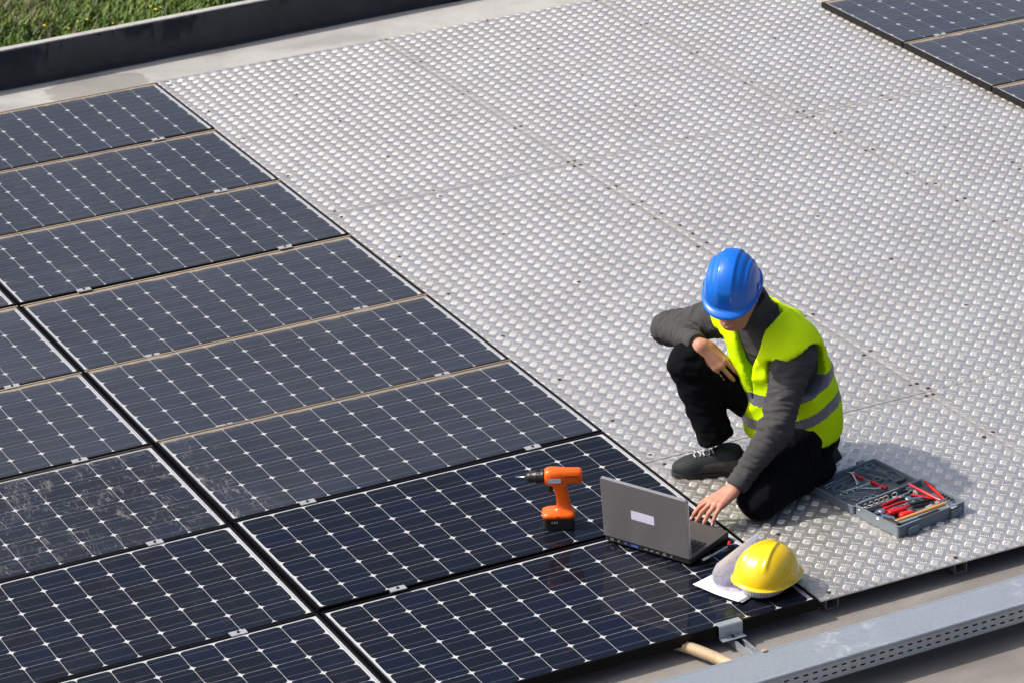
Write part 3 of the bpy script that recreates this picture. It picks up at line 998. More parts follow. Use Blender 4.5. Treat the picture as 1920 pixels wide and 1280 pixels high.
for i in range(N):
    u = i / (N - 1) * (len(P0) - 1)
    k = min(int(u), len(P0) - 2)
    f = u - k
    p = [P0[max(k - 1, 0)], P0[k], P0[k + 1], P0[min(k + 2, len(P0) - 1)]]
    p = [Vector(q) for q in p]
    q = 0.5 * ((2 * p[1]) + (-p[0] + p[2]) * f + (2 * p[0] - 5 * p[1] + 4 * p[2] - p[3]) * f * f + (-p[0] + 3 * p[1] - 3 * p[2] + p[3]) * f ** 3)
    pts.append(q)
    rad.append(0.0215 if i % 3 else 0.0150)
MB().tube(pts, rad, 18).build('tube', M['hose'], hs)
b = MB()
for k in range(7):
    a = k * .9
    b.box((-0.402 + .006 * math.cos(a), -6.766 + .005 * math.sin(a), TZ + .003), (.010, .008, .006), Matrix.Translation((0, 0, 0)))
o = b.build('mud_lump', M['mud'], bevel=.002)
tag(o, 'small lump of dried mud on the tray cover edge', 'mud')

# ------------------------------------------------------------------ laptop
LX = Vector((0.463, -0.886, 0)).normalized()
LYv = Vector((-LX.y, LX.x, 0))
lap = empty('laptop', (-0.352, -5.852, 0.0), math.atan2(LX.y, LX.x), 'open grey laptop with pale sticker on its lid', 'laptop')
LW, LD = 0.376, 0.262
b = MB()
b.prism(rrect(LW, LD, .010, 3, 0, LD / 2), 0.004, 0.026)
b.build('base', M['lap_black'], lap, bevel=.002)
MB().prism(rrect(LW - .002, LD - .004, .010, 3, 0, LD / 2), 0.0262, 0.0285).build('deck', M['lap_palm'], lap, bevel=.001)
MB().box((0, .075, .0288), (.345, .115, .0008)).build('key_bed', M['lap_black'], lap)
kb = MB()
for r in range(6):
    n = 16
    for c in range(n):
        kb.box((-.161 + c * .0215, .026 + r * .0188, .0305), (.0185, .0160, .003), taper=(.85, .85))
k = kb.build('keys', M['key'], lap)
k['kind'] = 'stuff'
MB().prism(rrect(.085, .05, .004, 3, -.02, .20), .0286, .0290).build('touchpad', M['lap_silver'], lap)
for c in (-.042, .002):
    MB().box((c, .234, .0292), (.040, .012, .002)).build('touchpad_button', M['lap_palm'], lap, bevel=.001)
for (x, w, h, m) in ((-.155, .016, .011, 'port'), (-.125, .011, .009, 'port'), (-.095, .011, .009, 'port_blue'), (-.055, .032, .010, 'port_blue'), (-.005, .014, .005, 'port'), (.02, .014, .005, 'port'), (.045, .014, .005, 'port'), (.075, .015, .012, 'port'), (.105, .009, .009, 'port')):
    MB().box((x, -.0006, .014), (w, .003, h)).build('port', M[m], lap, bevel=.0008)
for sx in (-.15, .15):
    MB().tube([(sx - .018, .004, .031), (sx + .018, .004, .031)], .0065, 12).build('hinge', M['lap_silver'], lap)
for sx in (-1, 1):
    for y in (.02, .24):
        MB().tube([(sx * .165, y, 0.0), (sx * .165, y, .0045)], .007, 10).build('foot', M['rubber'], lap)
lidT = Matrix.Translation((0, .002, .028)) @ Matrix.Rotation(math.radians(4.5), 4, 'X') @ Matrix.Rotation(math.pi / 2, 4, 'X')
LH = 0.244
lid = MB().prism(rrect(LW, LH, .008, 3, 0, LH / 2), -.001, .010, lidT).build('lid', M['lap_lid'], lap, bevel=.0025)
MB().ring(rrect(LW + .003, LH + .003, .009, 3, 0, LH / 2), rrect(LW - .001, LH - .001, .008, 3, 0, LH / 2), -.0020, .0022, lidT).build('lid_rim', M['lap_silver'], lid)
MB().prism(rrect(.338, .215, .003, 2, 0, LH / 2), -.0032, -.0014, lidT).build('screen', M['screen'], lid)
MB().prism(rrect(.100, .036, .002, 2, -.008, LH * .50), .0100, .0106, lidT).build('sticker', M['sticker'], lid)
MB().box((0, -.0005, .0275), (LW - .01, .004, .0045)).build('rear_trim', M['lap_silver'], lap, bevel=.001)

# ------------------------------------------------------------------ cordless drill
DX = Vector((-rgt.x, -rgt.y, 0)).normalized()
drl = empty('cordless_drill', (-0.530, -5.492, 0.0), math.atan2(DX.y, DX.x), 'orange cordless drill standing on its black battery', 'drill')
# battery and foot (local x = towards the bit)
b = MB()
b.prism(rrect(.118, .078, .016, 4), .001, .048)
b.build('battery', M['rubber'], drl, bevel=.003)
b = MB()
for k, (x, h) in enumerate(((-.004, .007), (-.0005, .009), (.006, .008), (.0095, .009), (.013, .007), (.017, .009))):
    b.box((.022 - x, .0394, .032), (.0012, .0006, h))
b.build('marking', M['white_plastic'], drl)
def loft(secs, n=20, T=None):
    """secs: (cx, cz, half_x, half_y, power) stacked superellipse rings"""
    vs, fs = [], []
    for (cx, cz, hx, hy, pw) in secs:
        for k in range(n):
            a = 2 * math.pi * k / n
            c, s = math.cos(a), math.sin(a)
            vs.append((cx + hx * math.copysign(abs(c) ** (2 / pw), c), hy * math.copysign(abs(s) ** (2 / pw), s), cz))
    m = len(secs)
    for i in range(m - 1):
        for k in range(n):
            a, b_ = i * n + k, i * n + (k + 1) % n
            fs.append((a, b_, b_ + n, a + n))
    fs += [tuple(range(n))[::-1], tuple(range((m - 1) * n, m * n))]
    return vs, fs
v, f = loft([(0, .046, .060, .041, 5), (0, .053, .0625, .0425, 5), (0, .060, .061, .041, 5), (-.004, .066, .054, .036, 4.5), (-.016, .072, .036, .027, 3.5), (-.020, .080, .0285, .0225, 3),
             (-.020, .095, .0260, .0205, 2.8), (-.017, .125, .0250, .0200, 2.8), (-.011, .150, .0255, .0205, 2.8), (-.006, .170, .0300, .0225, 3), (-.004, .185, .034, .024, 3)], 24)
MB().add(v, f, True).build('handle', M['orange'], drl)
axT = Matrix.Translation((0, 0, .205)) @ Matrix.Rotation(math.pi / 2, 4, 'Y')
v, f = loft([(0, -.092, .012, .012, 2.5), (0, -.089, .024, .021, 2.8), (0, -.080, .029, .0265, 3), (0, -.020, .0300, .0275, 3), (0, -.014, .0315, .0290, 3.2), (0, .022, .0335, .0310, 3.2), (0, .038, .0325, .0300, 2.8), (0, .046, .0290, .0275, 2.2), (0, .049, .024, .024, 2)], 28, None)
MB().add(v, f, True, 0, axT).build('motor_housing', M['orange'], drl)
for sy in (-1, 1):
    MB().box((-.050, sy * .0268, .214), (.052, .0030, .010)).build('vent_slot', M['orange_dark'], drl, bevel=.001)
MB().prism(rrect(.048, .0175, .002, 2, .012, .199), -.0317, -.0312, Matrix.Rotation(math.pi / 2, 4, 'X') @ Matrix.Translation((0, 0, 0))).build('sticker', M['sticker'], drl)
MB().prism(rrect(.048, .0175, .002, 2, .012, .199), .0312, .0317, Matrix.Rotation(math.pi / 2, 4, 'X')).build('sticker', M['sticker'], drl)
b = MB()
b.tube([(.049, 0, .205), (.058, 0, .205), (.060, 0, .205), (.082, 0, .205), (.084, 0, .205), (.102, 0, .205), (.112, 0, .205), (.119, 0, .205)], [.0255, .0265, .0235, .0235, .0215, .0205, .0165, .0085], 24)
b.build('chuck', M['chuck'], drl)
b = MB()
for k in range(20):
    a = k * math.pi / 10
    b.box((.071, 0, .0237), (.020, .0025, .0018), Matrix.Translation((0, 0, .205)) @ Matrix.Rotation(a, 4, 'X'))
b.build('chuck_ribs', M['rubber'], drl)
b = MB()
b.tube([(.118, 0, .205), (.128, 0, .205), (.130, 0, .205), (.150, 0, .205), (.156, 0, .205)], [.004, .004, .0022, .0022, .0006], 10)
b.build('bit', M['steel'], drl)
v, f = loft([(.026, .138, .006, .008, 3), (.027, .150, .010, .010, 3), (.026, .165, .011, .011, 3), (.024, .178, .008, .011, 3)], 14)
MB().add(v, f, True).build('trigger', M['rubber'], drl)
for sy in (-1, 1):
    MB().box((.004, sy * .0425, .054), (.012, .003, .010)).build('release_button', M['orange_dark'], drl, bevel=.001)

# ------------------------------------------------------------------ hard hats
def helmet_mesh(ridge, visor, L=0.138, W=0.112, H=0.150):
    n, m = 96, 40
    V = []
    for j in range(m + 1):
        ph = (j / m) * math.pi / 2
        for i in range(n):
            th = 2 * math.pi * i / n
            c, s = math.cos(th), math.sin(th)
            p = 2.35
            r = 1.0 / ((abs(c) / L) ** p + (abs(s) / W) ** p) ** (1 / p)
            q = math.sin(ph) ** 0.92
            x, y, z = r * q * c, r * q * s, H * math.cos(ph) ** 0.98
            l = y / W
            t = 1.0 - j / m
            fade = min(1.0, max(0.0, (t - 0.12) / 0.22)) if ridge == 'wide' else min(1.0, max(0.0, (t - 0.30) / 0.16))
            d = 0.0
            if ridge == 'wide':
                d += 0.0060 * (1 / (1 + math.exp((abs(l) - 0.30) * 55)))
                d -= 0.0030 * math.exp(-((abs(l) - 0.62) / 0.05) ** 2)
                d += 0.0035 * math.exp(-((abs(l) - 0.74) / 0.06) ** 2)
                d += 0.0020 * math.exp(-((abs(l) - 0.27) / 0.04) ** 2)
            else:
                lx = abs(y) - (0.013 + 0.27 * max(0, -x + 0.05))
                d += 0.0075 * math.exp(-(lx / 0.0075) ** 2) * min(1, max(0, (0.085 - x) / 0.05))
                d -= 0.0012 * math.exp(-(y / 0.012) ** 2)
            nn = Vector((x / L ** 2, y / W ** 2, z / H ** 2)).normalized()
            v = Vector((x, y, z)) + nn * d * fade
            V.append(v)
    # flared rim and visor
    rings = m + 1
    for j, (out, dz) in enumerate(((0.004, -0.004), (0.009, -0.006), (0.011, -0.009))):
        for i in range(n):
            th = 2 * math.pi * i / n
            c, s = math.cos(th), math.sin(th)
            base = V[m * n + i]
            k = max(0.0, c) ** 1.6
            vis = visor * k * (j + 1) / 3
            rad = Vector((c, s * 0.9, 0)).normalized()
            V.append(Vector((base.x, base.y, 0)) + rad * out + Vector((vis, 0, 0)) + Vector((0, 0, dz - 0.45 * vis * (j + 1) / 3 * k)))
        rings += 1
    F = []
    for j in range(rings - 1):
        for i in range(n):
            a, b_ = j * n + i, j * n + (i + 1) % n
            F.append((a, a + n, b_ + n, b_))
    return np.array([tuple(v) for v in V]), np.array(F)

def hard_hat(name, m, ridge, visor, T, label, sz=1.0, H=0.150):
    loc, rot, _ = T.decompose()
    e = empty(name, loc, 0, label, 'hard hat', 'hard hats')
    e.rotation_mode = 'QUATERNION'
    e.rotation_quaternion = rot
    V, F = helmet_mesh(ridge, visor, H=H)
    V = V * sz
    o = bpy.data.objects.new('shell', np_mesh('shell', V, F, m, True))
    link(o, e)
    md = o.modifiers.new('solid', 'SOLIDIFY')
    md.thickness = 0.003
    md.offset = -1
    for s in (-1, 1):
        MB().box((0.005, s * (0.1165 * sz - 0.003), 0.010), (.028, .009, .020), taper=(.8, .9)).build('accessory_slot', m, e, bevel=.002)
    b = MB()
    pts = [(0.112 * sz * math.cos(a), 0.090 * sz * math.sin(a), -0.022 + 0.012 * math.cos(a)) for a in np.linspace(0, 2 * math.pi, 49)]
    for k in range(48):
        p, q = Vector(pts[k]), Vector(pts[k + 1])
        for (z0, z1, o_) in ((-.016, .018, 0.0),):
            b.add([p + Vector((0, 0, z0)), q + Vector((0, 0, z0)), q + Vector((0, 0, z1)), p + Vector((0, 0, z1))], [(0, 1, 2, 3)], True)
    hb = b.build('headband', M['strap'], e)
    md = hb.modifiers.new('solid', 'SOLIDIFY')
    md.thickness = 0.0035
    b = MB()
    for a in (0.5, 2.1, 3.7, 5.3):
        p = Vector((0.112 * math.cos(a), 0.090 * math.sin(a), -.005))
        q = Vector((0.085 * math.cos(a), 0.070 * math.sin(a), H * .62))
        b.tube([p, p.lerp(q, .5) * 1.04, q, Vector((0, 0, H * .78))], .004, 6)
    b.build('suspension', M['strap'], e)
    return e

# yellow hat lying on the papers
fy = Vector((0.90, 0.43, 0.0)).normalized()
Ty = frame_T((-0.110, -6.290, 0.052), fy + Vector((0, 0, -0.02)), Vector((0.06, -0.02, 1)))
yh = hard_hat('hard_hat', M['yellow'], 'narrow', 0.030, Ty, 'yellow hard hat lying on papers at the panel corner', 0.925, 0.126)
b = MB()
b.tube([(-.085, .062, -.030), (-.090, .070, .0)], [.009, .010], 10)
b.box((-.092, .064, -.018), (.010, .022, .032))
b.build('ratchet_knob', M['pink'], yh, bevel=.002)

# ------------------------------------------------------------------ papers
e1 = Vector((0.35, -0.937, 0)).normalized()
e2 = Vector((0.937, 0.35, 0)).normalized()
def paper_sheet(name, corner, a, b_, fn, m, label, nx=14, ny=14, group=None):
    V, F = [], []
    for j in range(ny + 1):
        for i in range(nx + 1):
            V.append(fn(i / nx, j / ny))
    for j in range(ny):
        for i in range(nx):
            k = j * (nx + 1) + i
            F.append((k, k + 1, k + nx + 2, k + nx + 1))
    me = np_mesh(name, V, F, m, True)
    uv = me.uv_layers.new(name='UVMap')
    for l in me.loops:
        v = l.vertex_index
        uv.data[l.index].uv = ((v % (nx + 1)) / nx, (v // (nx + 1)) / ny * 1.4)
    o = bpy.data.objects.new(name, me)
    link(o)
    md = o.modifiers.new('solid', 'SOLIDIFY')
    md.thickness = 0.0003
    tag(o, label, 'paper', group)
    return o
c0 = Vector((-0.338, -6.160, 0.0012))
for k, (dx, dy, rz, lab) in enumerate(((0.006, -0.006, 0.035, 'lowest white sheet, its edge showing below the other papers'), (0, 0, 0.0, 'flat white sheet under the curled drawing'))):
    R = Matrix.Rotation(rz, 3, 'Z')
    a, c = R @ e1, R @ e2
    o0 = c0 + Vector((dx, dy, k * 0.0012))
    paper_sheet('paper_sheet', None, None, None, lambda u, v, o0=o0, a=a, c=c, k=k: tuple(o0 + a * (u * .210) + c * (v * .297) + Vector((0, 0, 0.003 * (1 - v) ** 3 * (0.4 + abs(u - .5) * 1.5) * (1 + k)))), M['paper'], lab, group='papers under the yellow hat')
A = Vector((0.86, 0.51, 0)).normalized()
Pp = Vector((-A.y, A.x, 0))
B0 = Vector((-0.222, -6.322, 0.0045))
def curl(u, v):
    s = u * .297
    t = v * .210
    fl_, R_ = 0.078, 0.050
    if t < fl_:
        p, h = t, 0.0015 * (t / fl_) ** 2
    else:
        a = (t - fl_) / R_
        if a < 2.0:
            p, h = fl_ + R_ * math.sin(a), 0.0015 + R_ * (1 - math.cos(a))
        else:
            ex = (a - 2.0) * R_
            p, h = fl_ + R_ * math.sin(2.0) + ex * math.cos(2.0), 0.0015 + R_ * (1 - math.cos(2.0)) + ex * math.sin(2.0)
    k = 1 + 0.10 * u
    return tuple(B0 + A * s + Pp * (p - 0.02 * u) + Vector((0, 0, h * k)))
paper_sheet('paper_sheet', None, None, None, curl, M['paper_drawn'], 'curled sheet with a printed drawing beside the yellow hat', 20, 40, group='papers under the yellow hat')

# small screwdriver and plug beside the laptop
sc = empty('screwdriver', (-0.207, -6.013, 0.0), math.atan2(0.039, 0.126), 'slim steel screwdriver with red end between laptop and yellow hat', 'screwdriver')
MB().tube([(-.012, 0, .008), (.022, 0, .008)], .0072, 14).build('ferrule', M['steel'], sc)
MB().tube([(.022, 0, .008), (.132, .004, .0085)], .0045, 12).build('shaft', M['skydrv'], sc)
MB().tube([(.132, .004, .009), (.142, .008, .010), (.158, .020, .012)], [.005, .0065, .0065], 12).build('grip', M['red'], sc)
MB().tube([(.128, .004, .0085), (.136, .004, .0085)], .0075, 12).build('collar', M['rubber'], sc)
pg = empty('plug', (-0.352, -5.575, 0.0), 0.2, 'small white plug lying at the left edge of the laptop', 'plug')
MB().tube([(-.016, 0, .007), (-.010, 0, .008), (.012, 0, .008)], [.004, .0075, .0065], 12).build('body', M['white_plastic'], pg)
MB().tube([(.012, 0, .008), (.04, -.01, .006), (.06, -.05, .005)], .003, 8).build('cable', M['rubber'], pg)

# ------------------------------------------------------------------ tool case
CA = math.radians(9.8)
case = empty('tool_case', (0.6455, -5.914, PLATE_Z + 0.002), CA, 'open grey plastic tool case lying flat beside the man', 'tool case')
TW, TD, TH = 0.338, 0.243, 0.043
def tray_part(name, y0, y1, h, m, min_):
    cy, d = (y0 + y1) / 2, abs(y1 - y0)
    b = MB()
    o, n = rrect(TW, d, .012, 4, 0, cy), rrect(TW - .010, d - .010, .009, 4, 0, cy)
    b.ring(o, n, 0.0, h)
    b.prism(rrect(TW - .009, d - .009, .009, 4, 0, cy), 0.0005, 0.004)
    s = b.build(name, m, case, bevel=.002)
    r = MB()
    r.ring(rrect(TW + .006, d + .006, .014, 4, 0, cy), rrect(TW - .008, d - .008, .010, 4, 0, cy), h, h + .004)
    r.build('rim', m, s, bevel=.0015)
    MB().prism(rrect(TW - .012, d - .012, .008, 4, 0, cy), 0.0045, h * .50).build('insert', min_, s)
    return s
tray = tray_part('tray', -0.004, -TD, TH, M['case'], M['case_in'])
lidp = tray_part('lid', 0.004, 0.262, 0.031, M['case'], M['case_in'])
# raised mould walls
b = MB()
for (x0, y0, x1, y1, w, z0, z1) in ((-.16, -.045, .07, -.045, .006, .022, .040), (-.13, -.115, .0, -.16, .004, .022, .034), (.10, -.02, .10, -.10, .006, .022, .040), (-.165, -.215, .12, -.235, .014, .022, .047), (-.16, -.135, -.12, -.20, .005, .02, .04)):
    p, q = Vector((x0, y0, 0)), Vector((x1, y1, 0))
    d = q - p
    T = Matrix.Translation((p + q) / 2) @ Matrix.Rotation(math.atan2(d.y, d.x), 4, 'Z')
    b.box((0, 0, (z0 + z1) / 2), (d.length, w, z1 - z0), T)
b.build('mould_walls', M['case'], tray, bevel=.002)
MB().prism(rrect(.105, .016, .0078, 6, -.012, -.2355), TH + .0042, TH + .0052).build('carry_handle', M['rubber'], tray)
for x in (-.10, .115):
    MB().box((x, -TD - .006, .016), (.050, .014, .030)).build('latch', M['case'], tray, bevel=.003)
b = MB()
for (cx, cy, w, h, rz) in ((.09, .175, .15, .05, -1.2), (.135, .11, .05, .09, -.2), (.065, .13, .03, .03, 0), (-.05, .20, .12, .02, .1), (.06, .225, .09, .02, .05), (.122, .235, .04, .03, .1), (-.09, .17, .07, .03, .3)):
    T = Matrix.Translation((cx, cy, 0)) @ Matrix.Rotation(rz, 4, 'Z')
    b.ring(rrect(w, h, min(w, h) * .3, 3), rrect(w - .008, h - .008, min(w, h) * .22, 3), .014, .031, T)
for k in range(5):
    T = Matrix.Translation((-.125 + k * .028, .095 - k * .005, 0)) @ Matrix.Rotation(-.9, 4, 'Z')
    b.ring(rrect(.085, .017, .008, 3), rrect(.078, .010, .005, 3), .014, .029, T)
b.build('mould_walls', M['case'], lidp, bevel=.0015)
MB().box((.060, .13, .0235), (.030, .020, .003)).build('recess', M['rubber'], lidp)
MB().box((.128, .07, .0235), (.036, .018, .003)).build('recess', M['rubber'], lidp)
MB().box((.112, .272, .026), (.036, .022, .020)).build('latch', M['case'], lidp, bevel=.003)
for x in (-.11, .11):
    MB().tube([(x - .03, 0, .044), (x + .03, 0, .044)], .005, 10).build('hinge', M['case'], case)

CT = Matrix.Translation((0.6455, -5.914, PLATE_Z + 0.002)) @ Matrix.Rotation(CA, 4, 'Z')
def tool(name, p, q, z, label, cat, group=None, tilt=0.0):
    """empty at p (case plane coordinates), local x towards q"""
    d = Vector((q[0] - p[0], q[1] - p[1]))
    w = CT @ Vector((p[0], p[1], z))
    e = empty(name, w, CA + math.atan2(d.y, d.x), label, cat, group)
    e.rotation_euler = (0, -tilt, e.rotation_euler[2])
    return e, d.length
socks = [(-.154, -.024), (-.125, -.024), (-.097, -.024), (-.069, -.024), (-.046, -.025), (-.024, -.024), (.019, -.026)]
slab = ['chrome socket, leftmost of the row along the case hinge', 'second chrome socket from the left along the case hinge', 'third chrome socket from the left along the case hinge',
        'fourth chrome socket from the left along the case hinge', 'third chrome socket from the right along the case hinge', 'second chrome socket from the right along the case hinge', 'chrome socket set apart at the right end of the row']
for k, (x, y) in enumerate(socks):
    e, _ = tool('socket', (x, y), (x, y + .01), .024, slab[k], 'socket', 'chrome sockets in the tool case')
    r = .0095 + .0006 * k
    o, n = [(r * math.cos(a), r * math.sin(a)) for a in np.linspace(0, 2 * math.pi, 19)[:-1]], [(r * .68 * (1 + .07 * math.cos(6 * a)) * math.cos(a), r * .68 * (1 + .07 * math.cos(6 * a)) * math.sin(a)) for a in np.linspace(0, 2 * math.pi, 19)[:-1]]
    T = Matrix.Rotation(-0.55, 4, 'X')
    MB().ring(o, n, -.006, .020, T).build('wall', M['chrome'], e, bevel=.0012)
    MB().prism([(p[0] * .7, p[1] * .7) for p in o], -.004, .004, T).build('drive', M['dark_steel'], e)
e, L = tool('bit_holder', (.052, -.026), (.094, -.027), .030, 'silver cylindrical bit holder beside the sockets', 'bit holder')
MB().tube([(0, 0, .006), (.018, 0, .006)], .009, 14).build('collar', M['rubber'], e)
MB().tube([(.018, 0, .007), (L, 0, .008)], .012, 18).build('sleeve', M['skydrv'], e)
def handle_pair(e, L, spread, r, m, bend=.25, sep=.012):
    for s in (-1, 1):
        pts = [(L * t, s * (sep * .4 + spread * (t ** .8) * (1 - bend * t)), .008) for t in np.linspace(0, 1, 9)]
        MB().tube(pts, [r * (.75 + .35 * math.sin(math.pi * t)) for t in np.linspace(0, 1, 9)], 10).build('grip', m, e)
def jaws(e, Lj, wd, m, hook=0.0):
    for s in (-1, 1):
        MB().prism([(0.004, s * .002), (0.004, s * (wd + .004)), (-Lj * .4, s * (wd + .002) + hook), (-Lj, s * wd * .35 + hook * 1.6), (-Lj, s * .0008 + hook * 1.6), (-Lj * .4, s * .0008 + hook * .6)][::s], .003, .013).build('jaw', m, e, bevel=.001)
    MB().tube([(0, 0, .001), (0, 0, .016)], wd * .9, 14).build('pivot', m, e)
e, L = tool('water_pump_pliers', (.100, -.205), (.124, -.035), .038, 'long water pump pliers with splayed red handles over case corner', 'pliers', tilt=.05)
for s, w_ in ((-1, .024), (1, .036)):
    pts = [(L * t, s * (.006 + w_ * t ** .7), .010 + .004 * s) for t in np.linspace(.08, 1.02, 9)]
    MB().tube(pts, [.0046 + .0018 * math.sin(math.pi * t) for t in np.linspace(0, 1, 9)], 10).build('grip', M['red'], e)
MB().prism([(.02, -.012), (.02, .012), (-.012, .014), (-.034, .008), (-.046, -.004), (-.044, -.014), (-.036, -.008), (-.026, .0), (-.008, -.010)], .002, .013).build('jaw', M['chrome'], e, bevel=.001)
MB().prism([(.016, -.014), (-.004, -.018), (-.028, -.022), (-.040, -.026), (-.036, -.018), (-.020, -.010), (.01, -.004)], .0, .010).build('jaw', M['chrome'], e, bevel=.001)
MB().box((.002, 0, .0135), (.022, .005, .001)).build('slot', M['dark_steel'], e)
e, L = tool('combination_pliers', (-.108, -.072), (.005, -.075), .030, 'pliers with dark jaws and red handles near the sockets', 'pliers')
handle_pair(e, L, .021, .0048, M['red']); jaws(e, .058, .010, M['dark_steel'])
e, L = tool('side_cutters', (-.128, -.106), (-.012, -.116), .036, 'short cutters with bright red handles in middle of case', 'pliers')
handle_pair(e, L, .021, .0058, M['red']); jaws(e, .034, .012, M['chrome'])
e, L = tool('long_nose_pliers', (-.040, -.128), (.095, -.165), .032, 'black handled long nose pliers in middle of case', 'pliers')
handle_pair(e, L, .014, .0062, M['rubber']); jaws(e, .045, .008, M['dark_steel'])
e, L = tool('hacksaw_handle', (.055, -.082), (.090, -.150), .036, 'red serrated saw grip beside the grey knob', 'saw')
MB().box((L / 2, 0, .006), (L + .02, .012, .012)).build('grip', M['red'], e, bevel=.002)
b = MB()
for k in range(11):
    b.prism([(k * .008 - .008, -.006), (k * .008 - .001, -.006), (k * .008 - .0045, -.014)], .003, .009)
b.build('teeth', M['rubber'], e)
e, L = tool('screwdriver', (-.098, -.172), (-.036, -.180), .030, 'screwdriver with clear red handle beside the hammer', 'screwdriver')
b = MB()
v, f = loft([(0, 0, .008, .008, 2), (0, .006, .0125, .0125, 3), (0, .03, .0115, .0115, 3), (0, L - .012, .0125, .0125, 3), (0, L, .008, .008, 2)], 18)
b.add(v, f, True, 0, Matrix.Translation((0, 0, .010)) @ Matrix.Rotation(math.pi / 2, 4, 'Y'))
b.build('handle', M['red_clear'], e)
MB().tube([(L, 0, .010), (L + .055, 0, .008)], .0032, 10).build('blade', M['chrome'], e)
e, L = tool('stub_screwdriver', (-.118, -.132), (-.046, -.146), .032, 'thick red screwdriver handle lying above the adjustable wrench', 'screwdriver')
v, f = loft([(0, 0, .006, .006, 2), (0, .005, .010, .010, 2.6), (0, L * .5, .0088, .0088, 2.6), (0, L, .011, .011, 2.6), (0, L + .004, .008, .008, 2)], 18)
MB().add(v, f, True, 0, Matrix.Translation((0, 0, .012)) @ Matrix.Rotation(math.pi / 2, 4, 'Y')).build('handle', M['red'], e)
MB().tube([(L, 0, .012), (L + .03, 0, .011)], .003, 10).build('blade', M['steel'], e)
e, L = tool('hammer', (-.150, -.198), (.100, -.212), .033, 'hammer with orange wooden handle along the near side of case', 'hammer')
v, f = loft([(0, -.006, .008, .007, 2.5), (0, .02, .0095, .0075, 2.5), (0, L * .5, .0105, .0085, 2.5), (0, L * .85, .0130, .0100, 2.5), (0, L, .0120, .0095, 2.5), (0, L + .006, .008, .007, 2)], 18)
MB().add(v, f, True, 0, Matrix.Translation((0, 0, .008)) @ Matrix.Rotation(math.pi / 2, 4, 'Y')).build('handle', M['wood'], e)
MB().tube([(-.004, .055, .008), (-.004, .02, .008), (-.004, -.018, .008), (-.004, -.03, .008)], [.004, .010, .011, .012], 12).build('head', M['dark_steel'], e)
e, L = tool('adjustable_wrench', (-.150, -.128), (-.128, -.165), .030, 'chrome adjustable wrench head in left corner of case', 'wrench')
MB().prism([(-.014, -.016), (-.004, -.020), (.006, -.014), (.05, -.008), (.05, .008), (.006, .014), (-.004, .020), (-.014, .014), (-.002, .008), (.0, -.006)], .003, .014).build('body', M['chrome'], e, bevel=.0015)
MB().tube([(.008, -.008, .009), (.008, .008, .009)], .005, 12).build('screw', M['dark_steel'], e)
e, L = tool('grey_knob', (.098, -.056), (.12, -.056), .028, 'round grey plastic knob by the pump pliers', 'knob')
MB().tube([(0, 0, 0), (0, 0, .012), (0, 0, .017)], [.016, .015, .010], 18).build('cap', M['grey_plastic'], e)
for k in range(6):
    MB().box((.0155, 0, .006), (.003, .005, .011), Matrix.Rotation(k * math.pi / 3, 4, 'Z')).build('lug', M['grey_plastic'], e)
e, L = tool('extension_bar', (-.060, -.052), (.030, -.048), .030, 'chrome extension bar lying between sockets and red pliers', 'socket bar')
MB().tube([(0, 0, .006), (.012, 0, .006), (.014, 0, .006), (L - .012, 0, .006), (L - .010, 0, .006), (L, 0, .006)], [.0065, .0065, .0042, .0042, .0060, .0060], 12).build('rod', M['chrome'], e)
MB().box((L + .004, 0, .006), (.008, .007, .007)).build('square_end', M['chrome'], e)
e, L = tool('ratchet', (.020, -.090), (.078, -.120), .036, 'small chrome ratchet head beside the saw grip', 'ratchet')
MB().tube([(0, 0, .0), (0, 0, .010), (0, 0, .013)], [.014, .014, .011], 18).build('head', M['chrome'], e)
MB().tube([(.010, 0, .006), (.03, 0, .006), (L, 0, .006)], [.005, .0045, .006], 12).build('shank', M['chrome'], e)
e, L = tool('utility_knife', (.020, -.188), (.095, -.184), .034, 'grey utility knife between black pliers and hammer handle', 'knife')
MB().prism([(0, -.007), (L, -.008), (L + .006, 0), (L, .008), (0, .006)], .002, .013).build('body', M['grey_plastic'], e, bevel=.0015)
MB().prism([(0, -.004), (-.022, .003), (0, .004)], .006, .0075).build('blade', M['steel'], e)
MB().box((L * .5, 0, .0145), (.014, .006, .004)).build('slider', M['rubber'], e, bevel=.001)
bl = ['first small driver bit in the row by right wall of case', 'second small driver bit in the row by right wall of case', 'third small driver bit in the row by right wall of case', 'fourth small driver bit in the row by right wall of case', 'fifth small driver bit in the row by right wall of case']
for k in range(5):
    e, L = tool('driver_bit', (.146, -.115 - k * .017), (.160, -.115 - k * .017), .026, bl[k], 'bit', 'driver bits in the tool case')
    MB().tube([(0, 0, .006), (.014, 0, .006)], .0042, 6).build('hex_shank', M['dark_steel'], e)
    MB().tube([(-.010, 0, .006), (0, 0, .006)], [.0016, .0030], 8).build('tip', M['steel'], e)
e, L = tool('tape_roll', (-.070, -.152), (-.05, -.152), .028, 'black insulating tape roll under the red screwdriver', 'tape')
o_, n_ = [(.019 * math.cos(a), .019 * math.sin(a)) for a in np.linspace(0, 2 * math.pi, 25)[:-1]], [(.011 * math.cos(a), .011 * math.sin(a)) for a in np.linspace(0, 2 * math.pi, 25)[:-1]]
MB().ring(o_, n_, 0, .010).build('roll', M['rubber'], e, bevel=.001)
MB().ring([(p[0] * 1.02, p[1] * 1.02) for p in n_], [(p[0] * .86, p[1] * .86) for p in n_], -.0005, .0105).build('core', M['grey_plastic'], e)
